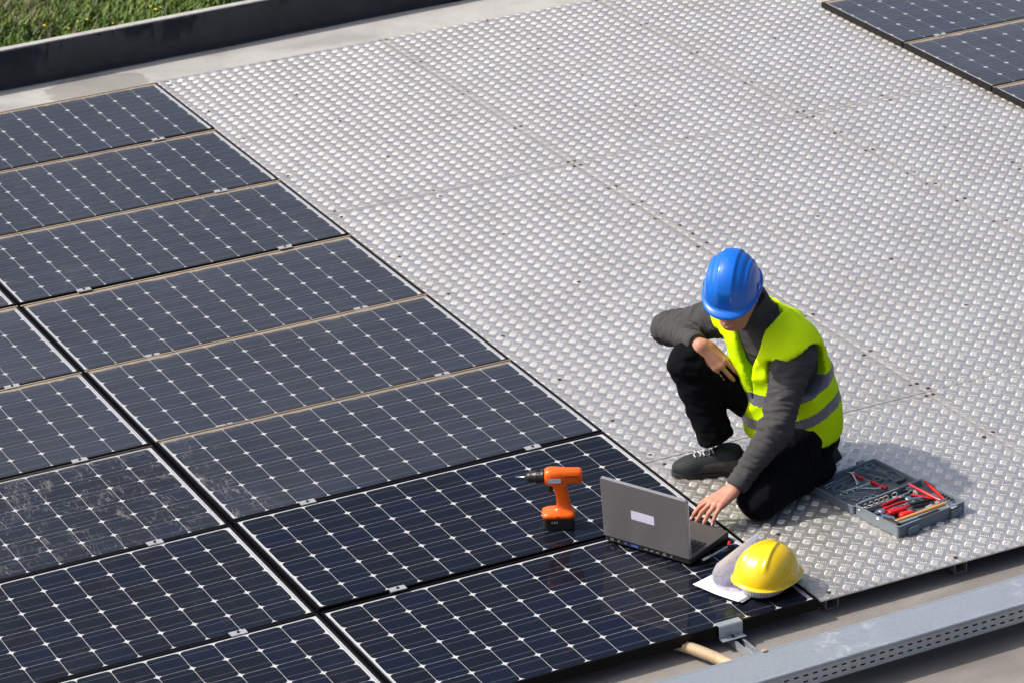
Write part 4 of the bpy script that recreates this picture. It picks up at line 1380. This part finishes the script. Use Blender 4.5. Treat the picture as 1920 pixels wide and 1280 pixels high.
def spanner(p, q, z, label, tilt=0.0, ring=True):
    e, L = tool('combination_wrench', p, q, z, label, 'wrench', 'chrome wrenches in the case lid', tilt)
    MB().prism([(0, -.0035), (L, -.003), (L, .003), (0, .0035)], .002, .0055).build('shank', M['chrome'], e, bevel=.0008)
    MB().prism([(-.016, -.0085), (-.006, -.0105), (.006, -.006), (.006, .006), (-.006, .0105), (-.016, .0085), (-.008, .0045), (-.004, 0), (-.008, -.0045)], .001, .0065).build('open_end', M['chrome'], e, bevel=.0008)
    c = [(L + .007 + .0085 * math.cos(a), .0085 * math.sin(a)) for a in np.linspace(0, 2 * math.pi, 19)[:-1]]
    d = [(L + .007 + .0050 * math.cos(a), .0050 * math.sin(a)) for a in np.linspace(0, 2 * math.pi, 19)[:-1]]
    MB().ring(c, d, .001, .0075).build('ring_end', M['chrome'], e, bevel=.0008)
spanner((-.110, .118), (-.018, .098), .033, 'chrome wrench lying across the lid towards the hinge', .08)
spanner((.012, .212), (-.040, .128), .034, 'chrome wrench pointing to the back of the lid', .10)
spanner((-.055, .108), (-.004, .055), .033, 'chrome wrench with its ring end beside the red driver', .03)
wl = ['chrome wrench, leftmost of those slotted in the lid', 'chrome wrench, second of those slotted in the lid', 'chrome wrench, third of those slotted in the lid', 'chrome wrench, fourth of those slotted in the lid']
for k in range(4):
    spanner((-.150 + k * .027, .130 - k * .006), (-.108 + k * .027, .062 - k * .005), .0185, wl[k])
for (p, q, lab) in (((.022, .118), (.030, .040), 'red handled driver lying in the lid by the hinge'), ((.010, .212), (.018, .160), 'red handled driver at the back of the lid')):
    e, L = tool('small_driver', p, q, .026, lab, 'screwdriver', 'red drivers in the case lid')
    v, f = loft([(0, 0, .006, .006, 2), (0, .006, .0085, .0085, 2.6), (0, L * .5, .0065, .0065, 2.6), (0, L, .0090, .0090, 2.6), (0, L + .003, .006, .006, 2)], 14)
    MB().add(v, f, True, 0, Matrix.Translation((0, 0, .008)) @ Matrix.Rotation(math.pi / 2, 4, 'Y')).build('handle', M['red'], e)
    MB().tube([(0, 0, .008), (-.04, 0, .008)], .0028, 8).build('blade', M['steel'], e)
for (p, q, lab) in (((-.128, .214), (-.064, .226), 'thin steel key, upper of two at left of the lid'), ((-.135, .196), (-.075, .212), 'thin steel key, lower of two at left of the lid')):
    e, L = tool('hex_key', p, q, .022, lab, 'hex key', 'thin keys in the case lid')
    MB().tube([(0, 0, .004), (L, 0, .004), (L + .004, .004, .004), (L + .004, .018, .004)], .0022, 6).build('rod', M['steel'], e)

# ------------------------------------------------------------------ person: distance field modelling
class Field:
    def __init__(self, lo, hi, h):
        self.lo, self.h = np.array(lo, np.float32), h
        n = np.ceil((np.array(hi) - np.array(lo)) / h).astype(int) + 1
        self.n = n
        self.X = (lo[0] + h * np.arange(n[0], dtype=np.float32))[:, None, None]
        self.Y = (lo[1] + h * np.arange(n[1], dtype=np.float32))[None, :, None]
        self.Z = (lo[2] + h * np.arange(n[2], dtype=np.float32))[None, None, :]
    def dot(self, a, n):
        return (self.X - a[0]) * n[0] + (self.Y - a[1]) * n[1] + (self.Z - a[2]) * n[2]
    def cap(self, a, b, ra, rb, flat=None):
        """tapered capsule; flat = (axis, s): distances along axis are scaled by s"""
        a, b = np.array(a, float), np.array(b, float)
        rx, ry, rz = self.X - a[0], self.Y - a[1], self.Z - a[2]
        ba = b - a
        if flat is not None:
            n, s = np.array(flat[0], float), flat[1]
            k = (rx * n[0] + ry * n[1] + rz * n[2]) * (s - 1)
            rx, ry, rz = rx + n[0] * k, ry + n[1] * k, rz + n[2] * k
            ba = ba + n * (ba @ n) * (s - 1)
        t = np.clip((rx * ba[0] + ry * ba[1] + rz * ba[2]) / max(ba @ ba, 1e-9), 0, 1)
        return np.sqrt((rx - t * ba[0]) ** 2 + (ry - t * ba[1]) ** 2 + (rz - t * ba[2]) ** 2) - (ra + (rb - ra) * t)
    def ell(self, c, r, R=None):
        rx, ry, rz = self.X - c[0], self.Y - c[1], self.Z - c[2]
        if R is not None:
            u = [rx * R[k][0] + ry * R[k][1] + rz * R[k][2] for k in range(3)]
        else:
            u = [rx, ry, rz]
        k0 = np.sqrt((u[0] / r[0]) ** 2 + (u[1] / r[1]) ** 2 + (u[2] / r[2]) ** 2)
        k1 = np.sqrt((u[0] / r[0] ** 2) ** 2 + (u[1] / r[1] ** 2) ** 2 + (u[2] / r[2] ** 2) ** 2) + 1e-6
        return k0 * (k0 - 1) / k1

def smin(a, b, k):
    h = np.clip(0.5 + 0.5 * (b - a) / k, 0, 1)
    return b + (a - b) * h - k * h * (1 - h)
def smax(a, b, k):
    return -smin(-a, -b, k)

def surfnet(fld, D):
    D = np.broadcast_to(D, tuple(fld.n)).astype(np.float32)
    s = D < 0
    c = [s[i:s.shape[0] - 1 + i, j:s.shape[1] - 1 + j, k:s.shape[2] - 1 + k] for i in (0, 1) for j in (0, 1) for k in (0, 1)]
    anyc = np.logical_or.reduce(c)
    allc = np.logical_and.reduce(c)
    act = anyc & ~allc
    idx = np.full(act.shape, -1, np.int32)
    I = np.argwhere(act)
    idx[act] = np.arange(len(I))
    acc = np.zeros((len(I), 3))
    cnt = np.zeros(len(I))
    offs = [(i, j, k) for i in (0, 1) for j in (0, 1) for k in (0, 1)]
    for p in offs:
        for ax in range(3):
            if p[ax]:
                continue
            q = list(p)
            q[ax] = 1
            va = D[I[:, 0] + p[0], I[:, 1] + p[1], I[:, 2] + p[2]]
            vb = D[I[:, 0] + q[0], I[:, 1] + q[1], I[:, 2] + q[2]]
            x = (va < 0) != (vb < 0)
            t = np.where(x, va / np.where(va == vb, 1, va - vb), 0)
            pt = np.tile(np.array(p, float), (len(I), 1))
            pt[:, ax] = t
            acc[x] += pt[x]
            cnt[x] += 1
    V = fld.lo + fld.h * (I + acc / np.maximum(cnt, 1)[:, None])
    Fs = []
    for ax in range(3):
        b, c_ = (ax + 1) % 3, (ax + 2) % 3
        sl0 = [slice(None)] * 3
        sl1 = [slice(None)] * 3
        sl0[ax] = slice(0, -1)
        sl1[ax] = slice(1, None)
        ch = s[tuple(sl0)] != s[tuple(sl1)]
        E = np.argwhere(ch)
        k = (E[:, b] > 0) & (E[:, c_] > 0) & (E[:, b] < s.shape[b] - 1) & (E[:, c_] < s.shape[c_] - 1)
        E = E[k]
        inside = s[E[:, 0], E[:, 1], E[:, 2]]
        q = []
        for db, dc in ((-1, -1), (0, -1), (0, 0), (-1, 0)):
            e = E.copy()
            e[:, b] += db
            e[:, c_] += dc
            q.append(idx[e[:, 0], e[:, 1], e[:, 2]])
        q = np.stack(q, 1)
        q[~inside] = q[~inside][:, ::-1]
        Fs.append(q)
    F = np.concatenate(Fs, 0)
    F = F[(F >= 0).all(1)]
    return V, F

def vnormals(V, F):
    a = V[F[:, 2]] - V[F[:, 0]]
    b = V[F[:, 3]] - V[F[:, 1]]
    n = np.cross(a, b)
    N = np.zeros_like(V)
    for k in range(4):
        np.add.at(N, F[:, k], n)
    return N / (np.linalg.norm(N, axis=1, keepdims=True) + 1e-12)

def relax(V, F, it=2, w=0.5):
    e = np.concatenate([F[:, [0, 1]], F[:, [1, 2]], F[:, [2, 3]], F[:, [3, 0]]], 0)
    for _ in range(it):
        A = np.zeros_like(V)
        c = np.zeros(len(V))
        np.add.at(A, e[:, 0], V[e[:, 1]])
        np.add.at(A, e[:, 1], V[e[:, 0]])
        np.add.at(c, e[:, 0], 1)
        np.add.at(c, e[:, 1], 1)
        V = V + w * (A / c[:, None] - V)
    return V

def folds(V, F, amp, fn, seed=0.0):
    """fn(p) -> (coords for noise, weight)"""
    N = vnormals(V, F)
    d = np.zeros(len(V))
    for i, p in enumerate(V):
        q, wt = fn(p)
        if wt <= 0:
            continue
        a = mnoise.noise(Vector((q[0] + seed, q[1], q[2])))
        b = mnoise.noise(Vector((q[0] * 2.1 + seed, q[1] * 2.1 + 5, q[2] * 2.1)))
        d[i] = wt * ((1 - 2.2 * abs(a)) * 0.7 + 0.45 * b)
    return V + N * (d * amp)[:, None]

BASE = np.array([0.40, -5.45, PLATE_Z])
person = empty('person', tuple(BASE), 0, 'crouching worker in yellow vest, grey sweater and black trousers using the laptop', 'person')
def pmesh(name, V, F, mats, parent=person, midx=None, smooth=True):
    o = bpy.data.objects.new(name, np_mesh(name, V - BASE, F, mats, smooth, midx))
    return link(o, parent)

J = dict(
    pel=(0.505, -5.465, 0.175), lhip=(0.490, -5.555, 0.170), rhip=(0.505, -5.375, 0.19),
    lkn=(0.170, -5.775, 0.055), lank=(0.520, -5.640, 0.040), rkn=(0.142, -5.290, 0.430), rank=(0.240, -5.372, 0.065),
    lsh=(0.425, -5.598, 0.520), rsh=(0.335, -5.275, 0.580), lel=(0.262, -5.735, 0.305), lwr=(0.072, -5.760, 0.118),
    rel=(0.190, -5.045, 0.470), rwr=(0.172, -5.312, 0.512), nk=(0.345, -5.435, 0.665), head=(0.217, -5.505, 0.776))
J = {k: np.array(v) for k, v in J.items()}
LAT = np.array([-0.30, 0.954, 0.05]); LAT /= np.linalg.norm(LAT)     # towards his right
FWD = np.array([-0.954, -0.30, 0.0]); FWD /= np.linalg.norm(FWD)
ST = [((0.505, -5.465, 0.10), .178, .132), ((0.515, -5.462, 0.20), .176, .130), ((0.505, -5.458, 0.32), .168, .124), ((0.470, -5.450, 0.44), .178, .124), ((0.415, -5.440, 0.540), .182, .118), ((0.375, -5.437, 0.610), .130, .088)]
ST = [((c[0] - .008, c[1] + .004, c[2]), a * .95, b * .95) for c, a, b in ST]
def torso(f, grow=0.0, k=0.05, upto=6):
    D = None
    for (a, la, fa), (b, lb, fb) in zip(ST[:upto - 1], ST[1:upto]):
        s = (fa + fb) / (la + lb)
        d = f.cap(a, b, fa + grow, fb + grow, (LAT, s))
        D = d if D is None else smin(D, d, k)
    return D
def axis_t(p, a, b):
    d = b - a
    return float((p - a) @ d / (d @ d))

# --- sweater
f = Field((-0.03, -5.90, 0.02), (0.78, -4.95, 0.76), 0.0068)
D = torso(f, -0.012)
for sh, el, wr in (('lsh', 'lel', 'lwr'), ('rsh', 'rel', 'rwr')):
    a, b, c = J[sh], J[el], J[wr]
    cu = b + (c - b) * 0.86
    arm = smin(f.cap(a, b, 0.074, 0.057), f.cap(b, cu, 0.054, 0.041), 0.03)
    D = smin(D, arm, 0.045)
    inn = np.array(ST[4][0])
    D = smin(D, f.cap(inn, a, 0.085, 0.068), 0.05)
D = smin(D, f.cap(ST[5][0], J['nk'] + np.array([-.012, -.006, .015]), 0.082, 0.064), 0.04)
V, F = surfnet(f, D)
def sw_fold(p):
    best = (1e9, None)
    for a, b in ((J['lsh'], J['lel']), (J['lel'], J['lwr']), (J['rsh'], J['rel']), (J['rel'], J['rwr'])):
        t = min(1, max(0, axis_t(p, a, b)))
        d = np.linalg.norm(p - (a + (b - a) * t))
        if d < best[0]:
            best = (d, (a, b, t))
    a, b, t = best[1]
    if best[0] > 0.10 or (t < 0.12 and (a is J['lsh'] or a is J['rsh'])):
        return p * 16, 0.25
    ax = (b - a) / np.linalg.norm(b - a)
    al = float((p - a) @ ax)
    pr_ = p - a - ax * al
    el = 1.0 if t > 0.55 and (a is J['lsh'] or a is J['rsh']) else (1.0 if t < 0.5 else 0.7)
    return pr_ * 11 + ax * (al * 44 + float(pr_[0]) * 12), el
V = relax(V, F, 2)
V = folds(V, F, 0.0100, sw_fold, 3.0)
V = relax(V, F, 1, 0.2)
sweater = pmesh('sweater', V, F, M['sweater'])
for wr, el in (('lwr', 'lel'), ('rwr', 'rel')):
    d = (J[wr] - J[el])
    p = J[el] + d * 0.84
    q = J[el] + d * 0.99
    b = MB()
    ts = np.linspace(0, 1, 7)
    b.tube([tuple(p + (q - p) * t - BASE) for t in ts], [0.0445, 0.0455, 0.0450, 0.0445, 0.0438, 0.0425, 0.036], 28)
    b.build('cuff', M['cuff'], sweater)
# stand collar
cm = J['nk'] + np.array([-.012, -.006, .02])
f = Field(cm - 0.12, cm + 0.12, 0.005)
ca, cb_ = cm + np.array([.016, .004, -.045]), cm + np.array([-.026, -.014, .036])
ax = (cb_ - ca) / np.linalg.norm(cb_ - ca)
D = smax(f.cap(ca, cb_, .082, .074), -f.cap(ca - ax * .1, cb_ + ax * .1, .072, .063), .004)
D = smax(D, f.dot(cb_, ax) - 0.008, .006)
D = smax(D, -f.dot(ca, ax) - 0.02, .006)
V, F = surfnet(f, D)
pmesh('collar', relax(V, F, 2), F, M['sweater'], sweater)

# --- hi-vis vest
f = Field((0.20, -5.78, 0.06), (0.78, -5.12, 0.72), 0.0062)
def vest_solid(f, grow):
    D = torso(f, grow, 0.06)
    D = smin(D, f.cap(np.array(ST[4][0]) + LAT * 0.02, J['rsh'] + np.array([.006, -.01, .012]), .096 + grow * .8, .088 + grow * .8), .05)
    D = smin(D, f.cap(np.array(ST[4][0]) - LAT * 0.02, J['lsh'] + np.array([.006, .0, .012]), .096 + grow * .8, .088 + grow * .8), .05)
    # flared loose hem
    D = smin(D, f.cap((0.500, -5.46, 0.115), (0.508, -5.46, 0.24), .138 + grow, .130 + grow, (LAT, .80)), .04)
    D = smin(D, f.cap((0.43, -5.50, 0.20), (0.40, -5.50, 0.42), .060 + grow, .075 + grow, (LAT, .5)), .06)
    return D
def vest_cut(f, D, e=0.006):
    AX = np.array([-0.20, 0.03, 0.97]); AX /= np.linalg.norm(AX)
    D = smax(D, -(f.dot((0.50, -5.46, 0.135), (-0.10, 0.0, 0.995))), e)                     # hem
    for sh, el, s in (('lsh', 'lel', -1), ('rsh', 'rel', 1)):                                # arm holes
        c_ = J[sh] + np.array([.004, 0, -.050])
        fr_ = f.dot(c_, FWD)
        zz_ = f.Z - c_[2]
        lo_ = s * f.dot(ST[4][0], LAT)
        D = smax(D, -np.maximum((np.sqrt((fr_ / .100) ** 2 + (zz_ / .106) ** 2) - 1) * .09, .104 - lo_), e)
    D = smax(D, -f.cap(J['nk'] + np.array([.03, 0, -.06]), J['nk'] + np.array([-.06, -.03, .12]), .080, .105), e)   # neck
    lat = f.dot((0.40, -5.455, 0.5), LAT)
    fr = f.dot((0.40, -5.455, 0.5), FWD)
    z = f.Z + 0 * lat
    wdt = np.clip((z - 0.34) * 0.26, 0.003, 0.075)
    D = smax(D, -np.maximum(np.maximum(np.abs(lat - 0.004) - wdt, -(fr - 0.0)), 0.30 - z), e)   # open front
    return D
Dv = vest_cut(f, vest_solid(f, 0.010))
V, F = surfnet(f, Dv)
pf = Field.__new__(Field)
fc_ = V[F].mean(1)
pf.X, pf.Y, pf.Z = fc_[:, 0], fc_[:, 1], fc_[:, 2]
trim = (vest_solid(pf, 0.010) < -0.0035).astype(int)
def vest_fold(p):
    lat = float((p - J['pel']) @ LAT)
    fr = float((p - J['pel']) @ FWD)
    return np.array([lat * 9 + p[2] * 5, fr * 9 - p[2] * 3, p[2] * 7]), 0.75
V = relax(V, F, 2)
V = folds(V, F, 0.0120, vest_fold, 11.0)
V = relax(V, F, 1, 0.4)
vest = pmesh('vest', V, F, [M['vest'], M['vest_trim']], midx=trim)
vest['label'] = 'fluorescent yellow safety vest with grey reflective bands'
# reflective bands follow the vest: pick the vest's own faces inside two slabs, lift them slightly
def band(lo, hi, AX, c):
    Nv = vnormals(V, F)
    fc = V[F].mean(1)
    t = (fc - c) @ AX
    k = (t > lo) & (t < hi)
    Fk = F[k]
    u, inv = np.unique(Fk.ravel(), return_inverse=True)
    Vb = V[u] + Nv[u] * 0.0016
    # straighten the borders of the band
    tv = (Vb - c) @ AX
    tc_ = np.clip(tv, lo, hi)
    Vb = Vb + (tc_ - tv)[:, None] * AX
    o = pmesh('reflective_band', Vb, inv.reshape(-1, 4), M['band'], vest)
AXb = np.array([-0.33, 0.10, 0.94]); AXb /= np.linalg.norm(AXb)
band(0.165, 0.213, AXb, J['pel'])
band(0.055, 0.100, AXb, J['pel'])

# --- trousers
f = Field((0.03, -5.90, -0.022), (0.80, -5.10, 0.53), 0.0066)
D = f.cap((0.510, -5.465, 0.15), (0.520, -5.462, 0.26), .132, .120, (LAT, .78))
Lg = smin(f.cap(J['lhip'], J['lkn'], .105, .076), f.cap(J['lkn'], J['lank'], .072, .056), .03)
sx = J['rank'] - J['rkn']; sx /= np.linalg.norm(sx)
shin = f.cap(J['rkn'], J['rank'] + sx * .06, .073, .064)
shin = smax(shin, f.dot(J['rank'] - sx * 0.058, sx), .006)
Rg = smin(f.cap(J['rhip'], J['rkn'], .105, .074), shin, .02)
D = smin(smin(D, Lg, .05), Rg, .03)
D = smin(D, f.cap((0.555, -5.50, .10), (0.57, -5.46, .17), .105, .10), .06)
D = smax(D, PLATE_Z + 0.003 - f.Z, .004)
V, F = surfnet(f, D)
def tr_fold(p):
    for a, b in ((J['rkn'], J['rank']), (J['rhip'], J['rkn']), (J['lhip'], J['lkn'])):
        t = axis_t(p, a, b)
        if -0.1 < t < 1.1 and np.linalg.norm(p - (a + (b - a) * t)) < .12:
            ax = (b - a) / np.linalg.norm(b - a)
            al = float((p - a) @ ax)
            pr_ = p - a - ax * al
            return pr_ * 13 + ax * (al * 20 + float(pr_[1]) * 8), (0.9 if p[2] > 0.03 else 0.0)
    return p * 12, (0.7 if p[2] > 0.03 else 0.0)
V = relax(V, F, 2)
V = folds(V, F, 0.0095, tr_fold, 21.0)
pmesh('trousers', V, F, M['trousers'])
MB().tube([tuple(np.array((0.437, -5.687, .165)) - BASE), tuple(np.array((0.434, -5.693, .163)) - BASE)], .006, 10).build('button', M['chrome'], person)

# --- shoes
def shoe(name, heel, toe, upn, sole_z, parent=person, label=None, laces=5):
    heel, toe = np.array(heel, float), np.array(toe, float)
    x = toe - heel
    Ln = np.linalg.norm(x)
    x /= Ln
    z = np.array(upn, float)
    z -= x * (z @ x)
    z /= np.linalg.norm(z)
    y = np.cross(z, x)
    T = Matrix(((x[0], y[0], z[0], heel[0] - BASE[0]), (x[1], y[1], z[1], heel[1] - BASE[1]), (x[2], y[2], z[2], heel[2] - BASE[2]), (0, 0, 0, 1)))
    f = Field((-.03, -.075, -.01), (Ln + .03, .075, .16), .004)
    U = f.cap((.055, 0, .045), (Ln - .075, .004, .040), .047, .045, ((0, 1, 0), .95))
    U = smin(U, f.ell((Ln - .062, .004, .036), (.064, .048, .036)), .03)
    U = smin(U, f.cap((.055, 0, .05), (.075, 0, .115), .044, .042), .03)
    U = smin(U, f.cap((.085, 0, .09), (Ln - .10, .002, .058), .036, .030), .035)
    U = smax(U, .012 - f.Z, .004)
    U = smax(U, f.Z - .125, .006)
    V, F = surfnet(f, U)
    V = relax(V, F, 2)
    V[:, 2] = np.where(V[:, 2] > .02, .02 + (V[:, 2] - .02) * .84, V[:, 2])
    V[:, 1] *= .94
    fc = V[F].mean(1)
    side = (fc[:, 0] < Ln - .085 - .9 * (fc[:, 2] - .02)) & (fc[:, 2] < .072 - .12 * (fc[:, 0] - .05))
    top = (fc[:, 2] > .055) & (np.abs(fc[:, 1]) < .024) & (fc[:, 0] > .085) & (fc[:, 0] < Ln - .085)
    mi = np.where(top, 2, np.where(side, 1, 0))
    o = bpy.data.objects.new(name, np_mesh(name, V, F, [M['shoe_toe'], M['shoe_side'], M['tongue']], True, mi))
    link(o, parent)
    o.matrix_local = T
    if label:
        o['label'] = label
    b = MB()
    out = []
    for k in range(40):
        a = 2 * math.pi * k / 40
        c, s = math.cos(a), math.sin(a)
        px = Ln / 2 + (Ln / 2 + .004) * math.copysign(abs(c) ** .8, c)
        wd = .040 + .012 * min(1, max(0, (px - Ln * .4) / (Ln * .35)))
        out.append((px, wd * math.copysign(abs(s) ** .75, s) + .004 * px / Ln))
    b.prism(out, 0, .019)
    b.build('sole', M['sole'], o, bevel=.004)
    for k in range(laces):
        px = Ln - .088 - k * .0175
        zt = float(V[(np.abs(V[:, 0] - px) < .008) & (np.abs(V[:, 1]) < .012), 2].max()) - .002
        zs_ = float(V[(np.abs(V[:, 0] - px) < .008) & (np.abs(np.abs(V[:, 1]) - .026) < .006), 2].max()) + .001
        s = 1 if k % 2 else -1
        MB().tube([(px, -.027, zs_), (px + .005 * s, -.012, zt + .003), (px - .005 * s, .012, zt + .003), (px, .027, zs_)], .0034, 8).build('lace', M['lace'], o)
    return o
shoe('shoe', (0.335, -5.418, PLATE_Z + .003), (0.062, -5.300, PLATE_Z + .003), (0, 0, 1), 0, label='dark teal and taupe work shoe flat on the plate')
shoe('shoe', (0.490, -5.625, 0.070), (0.575, -5.500, PLATE_Z + .012), (0.75, -.45, .55), 0, laces=0, label='work shoe under the kneeling leg')

# --- skin: head, neck and hands
Hd = J['head']
HF = np.array([-0.60, -0.62, -0.44]); HF /= np.linalg.norm(HF)
HU = np.array([0, 0, 1.0]) - HF * HF[2]; HU /= np.linalg.norm(HU)
HL = np.cross(HU, HF)
RH = [HF, HL, HU]
def hp(a, b, c):
    return Hd + HF * a + HL * b + HU * c
f = Field(Hd - 0.19, Hd + 0.17, 0.0036)
D = f.ell(hp(-.005, 0, .02), (.094, .073, .097), RH)
D = smin(D, f.ell(hp(.030, 0, -.050), (.066, .056, .072), RH), .03)
D = smin(D, f.cap(hp(.070, -.012, -.100), hp(.070, .012, -.100), .020, .020), .025)
for s in (-1, 1):
    D = smin(D, f.cap(hp(.000, s * .058, -.055), hp(.055, s * .030, -.095), .018, .018), .025)     # jaw line
    D = smin(D, f.cap(hp(.090, s * .012, .022), hp(.072, s * .050, .020), .012, .010), .014)       # brow
    D = smax(D, -f.ell(hp(.104, s * .032, .000), (.020, .018, .013), RH), .012)                    # eye socket
    D = smin(D, f.ell(hp(.083, s * .032, -.001), (.013, .013, .013), RH), .004)                    # eyelid
    D = smin(D, f.cap(hp(.070, s * .044, -.030), hp(.050, s * .055, -.022), .016, .016), .02)      # cheek
    D = smin(D, f.cap(hp(.108, s * .010, -.036), hp(.100, s * .013, -.036), .007, .007), .008)     # nostril
    e_ = f.ell(hp(-.008, s * .081, -.010), (.021, .010, .034), RH)
    e_ = smax(e_, -f.ell(hp(-.006, s * .092, -.008), (.012, .008, .022), RH), .005)
    D = smin(D, e_, .006)
D = smin(D, f.cap(hp(.097, 0, .010), hp(.117, 0, -.030), .009, .013), .012)                          # nose
D = smin(D, f.cap(hp(.094, -.020, -.068), hp(.094, .020, -.068), .008, .008), .008)                  # lips
D = smin(D, f.cap(hp(.091, -.016, -.079), hp(.091, .016, -.079), .009, .009), .006)
D = smin(D, f.cap(hp(-.030, 0, -.06), J['nk'] + np.array([.0, 0, -.02]), .056, .060), .03)
Vh, Fh = surfnet(f, D)
Vh = relax(Vh, Fh, 2)
skins = [(Vh, Fh)]

nails = []
def hand(W, fa, d, n, thumb, curls, spread=0.10, thumb_dir=None, sc=1.0):
    d = np.array(d, float); d /= np.linalg.norm(d)
    n = np.array(n, float); n -= d * (n @ d); n /= np.linalg.norm(n)
    s = np.cross(n, d)
    if s @ np.array(thumb) < 0:
        s = -s
    f = Field(np.minimum(W, W + d * .2) - .085, np.maximum(W, W + d * .2) + .085, .0030)
    D = f.cap(fa, W, .033, .027, (n, 1.25))
    K = []
    for i, x in enumerate((.031, .0105, -.0105, -.030)):
        kn = W + (d * (.094 - .0045 * abs(i - 1) - (.005 if i == 3 else 0)) + s * x + n * (.004 - .003 * abs(i - 1.3))) * sc
        K.append(kn)
        D = smin(D, f.cap(W + s * x * .62 + d * .008, kn - n * .003, .0155, .0125), .018)
        D = smin(D, f.cap(kn - d * .004, kn + d * .003 + n * .001, .0108, .0100), .006)   # knuckle
    lens = ((.045, .029, .022), (.050, .033, .023), (.046, .031, .022), (.036, .023, .020))
    fingers = []
    for i, kn in enumerate(K):
        p = kn.copy()
        a = 0.0
        sd = s * spread * (1.5 - i)
        D1 = None
        for j in range(3):
            a += curls[i][j]
            dd = (d + sd) / np.linalg.norm(d + sd) * math.cos(a) - n * math.sin(a)
            q = p + dd * lens[i][j] * sc
            r0, r1 = ((.0102, .0090), (.0092, .0080), (.0082, .0066))[j]
            if i == 3:
                r0, r1 = r0 * .86, r1 * .86
            c_ = f.cap(p, q, r0, r1)
            D1 = c_ if D1 is None else smin(D1, c_, .004)
            p = q
        nd = np.cos(a) * n + np.sin(a) * d
        nails.append((p - dd * .002 + nd * .0052, dd, nd))
        fingers.append(D1)
    Fg = np.minimum.reduce(fingers)
    D = smin(D, Fg, .006)
    tb = W + (d * .022 + s * .026 - n * .006) * sc
    td = np.array(thumb_dir if thumb_dir is not None else d * .75 + s * .6 - n * .25)
    td /= np.linalg.norm(td)
    t1 = tb + td * .040
    t2 = t1 + (td * .9 + d * .35) / np.linalg.norm(td * .9 + d * .35) * .034
    t3 = t2 + (td * .6 + d * .7) / np.linalg.norm(td * .6 + d * .7) * .026
    D = smin(D, smin(f.cap(tb, t1, .0165, .0120), smin(f.cap(t1, t2, .0112, .0100), f.cap(t2, t3, .0098, .0078), .004), .006), .014)
    # tendons on the back of the hand
    for i, kn in enumerate(K):
        D = smin(D, f.cap(W + n * .016 + s * (.012 - .008 * i), kn + n * .0085, .0026, .0030), .006)
    V, F = surfnet(f, D)
    return relax(V, F, 1, .4), F
lw = J['lwr']
lf = J['lel'] + (lw - J['lel']) * 0.80
skins.append(hand(lw + np.array([-.012, -.002, -.004]), lf, (-0.90, -0.10, -0.33), (-0.30, -0.10, 0.95), (-0.3, 0.95, 0), [(.15, .35, .25), (.25, .35, .25), (.30, .35, .25), (.30, .35, .25)], .12))
rw = J['rwr']
rf = J['rel'] + (rw - J['rel']) * 0.80
hd_dir = np.array([0.30, -0.34, -0.52])
skins.append(hand(rw + np.array([.004, -.012, -.004]), rf, hd_dir, (-0.42, -0.80, 0.35), (0.8, -0.3, 0.3), [(.18, .35, .25), (.22, .42, .30), (.30, .50, .35), (.36, .55, .35)], .09, thumb_dir=(0.55, -0.25, -0.55), sc=1.16))
# inner body keeps head, arms and hands one figure under the clothes
f = Field((0.04, -5.85, 0.06), (0.72, -4.98, 0.74), 0.016)
D = torso(f, -0.045)
for sh, el, wr in (('lsh', 'lel', 'lwr'), ('rsh', 'rel', 'rwr')):
    D = smin(D, smin(f.cap(J[sh], J[el], .042, .034), f.cap(J[el], J[el] + (J[wr] - J[el]) * .9, .034, .026), .02), .04)
    D = smin(D, f.cap(np.array(ST[4][0]), J[sh], .05, .04), .04)
D = smin(D, f.cap(ST[5][0], J['nk'], .05, .05), .03)
skins.append(surfnet(f, D))
Vs = np.concatenate([v for v, _ in skins], 0)
off = np.cumsum([0] + [len(v) for v, _ in skins[:-1]])
Fs = np.concatenate([q + o_ for (_, q), o_ in zip(skins, off)], 0)
body = pmesh('body', Vs, Fs, M['skin'])
for (p, dd, nd) in nails:
    T = frame_T(tuple(p - BASE), tuple(dd), tuple(nd))
    MB().prism(rrect(.011, .0085, .0032, 3), 0.0, .0012, T).build('fingernail', M['nail'], body)
for s in (-1, 1):
    MB().tube([tuple(hp(.093, s * .032, -.001) - BASE), tuple(hp(.0965, s * .032, -.001) - BASE)], [.0075, .003], 12).build('eye', M['eye'], body)
b = MB()
b.tube([tuple(hp(.1025, x, -.0735 - abs(x) * .05) - BASE) for x in np.linspace(-.022, .022, 7)], [.001, .0035, .0045, .0045, .0045, .0035, .001], 8)
b.build('lips', M['lip'], body)
f = Field(Hd - 0.15, Hd + 0.14, 0.005)
D = f.ell(hp(-.008, 0, .02), (.101, .0795, .103), RH)
D = smax(D, f.dot(hp(0, 0, .055), HU), .004)
D = smax(D, f.dot(hp(.045, 0, 0), HF), .004)
D = smax(D, f.dot(hp(-.02, 0, -.035), HF * .75 - HU * .6), .004)
V, F = surfnet(f, D)
pmesh('hair', relax(V, F, 1), F, M['hair'])

# blue hat on the worker's head
Tb = frame_T(tuple(hp(-.004, 0, .046)), tuple(HF * 0.985 + HU * 0.02), tuple(HU))
hard_hat('hard_hat', M['blue'], 'wide', 0.026, Tb, 'blue hard hat worn by the crouching worker', 0.905)
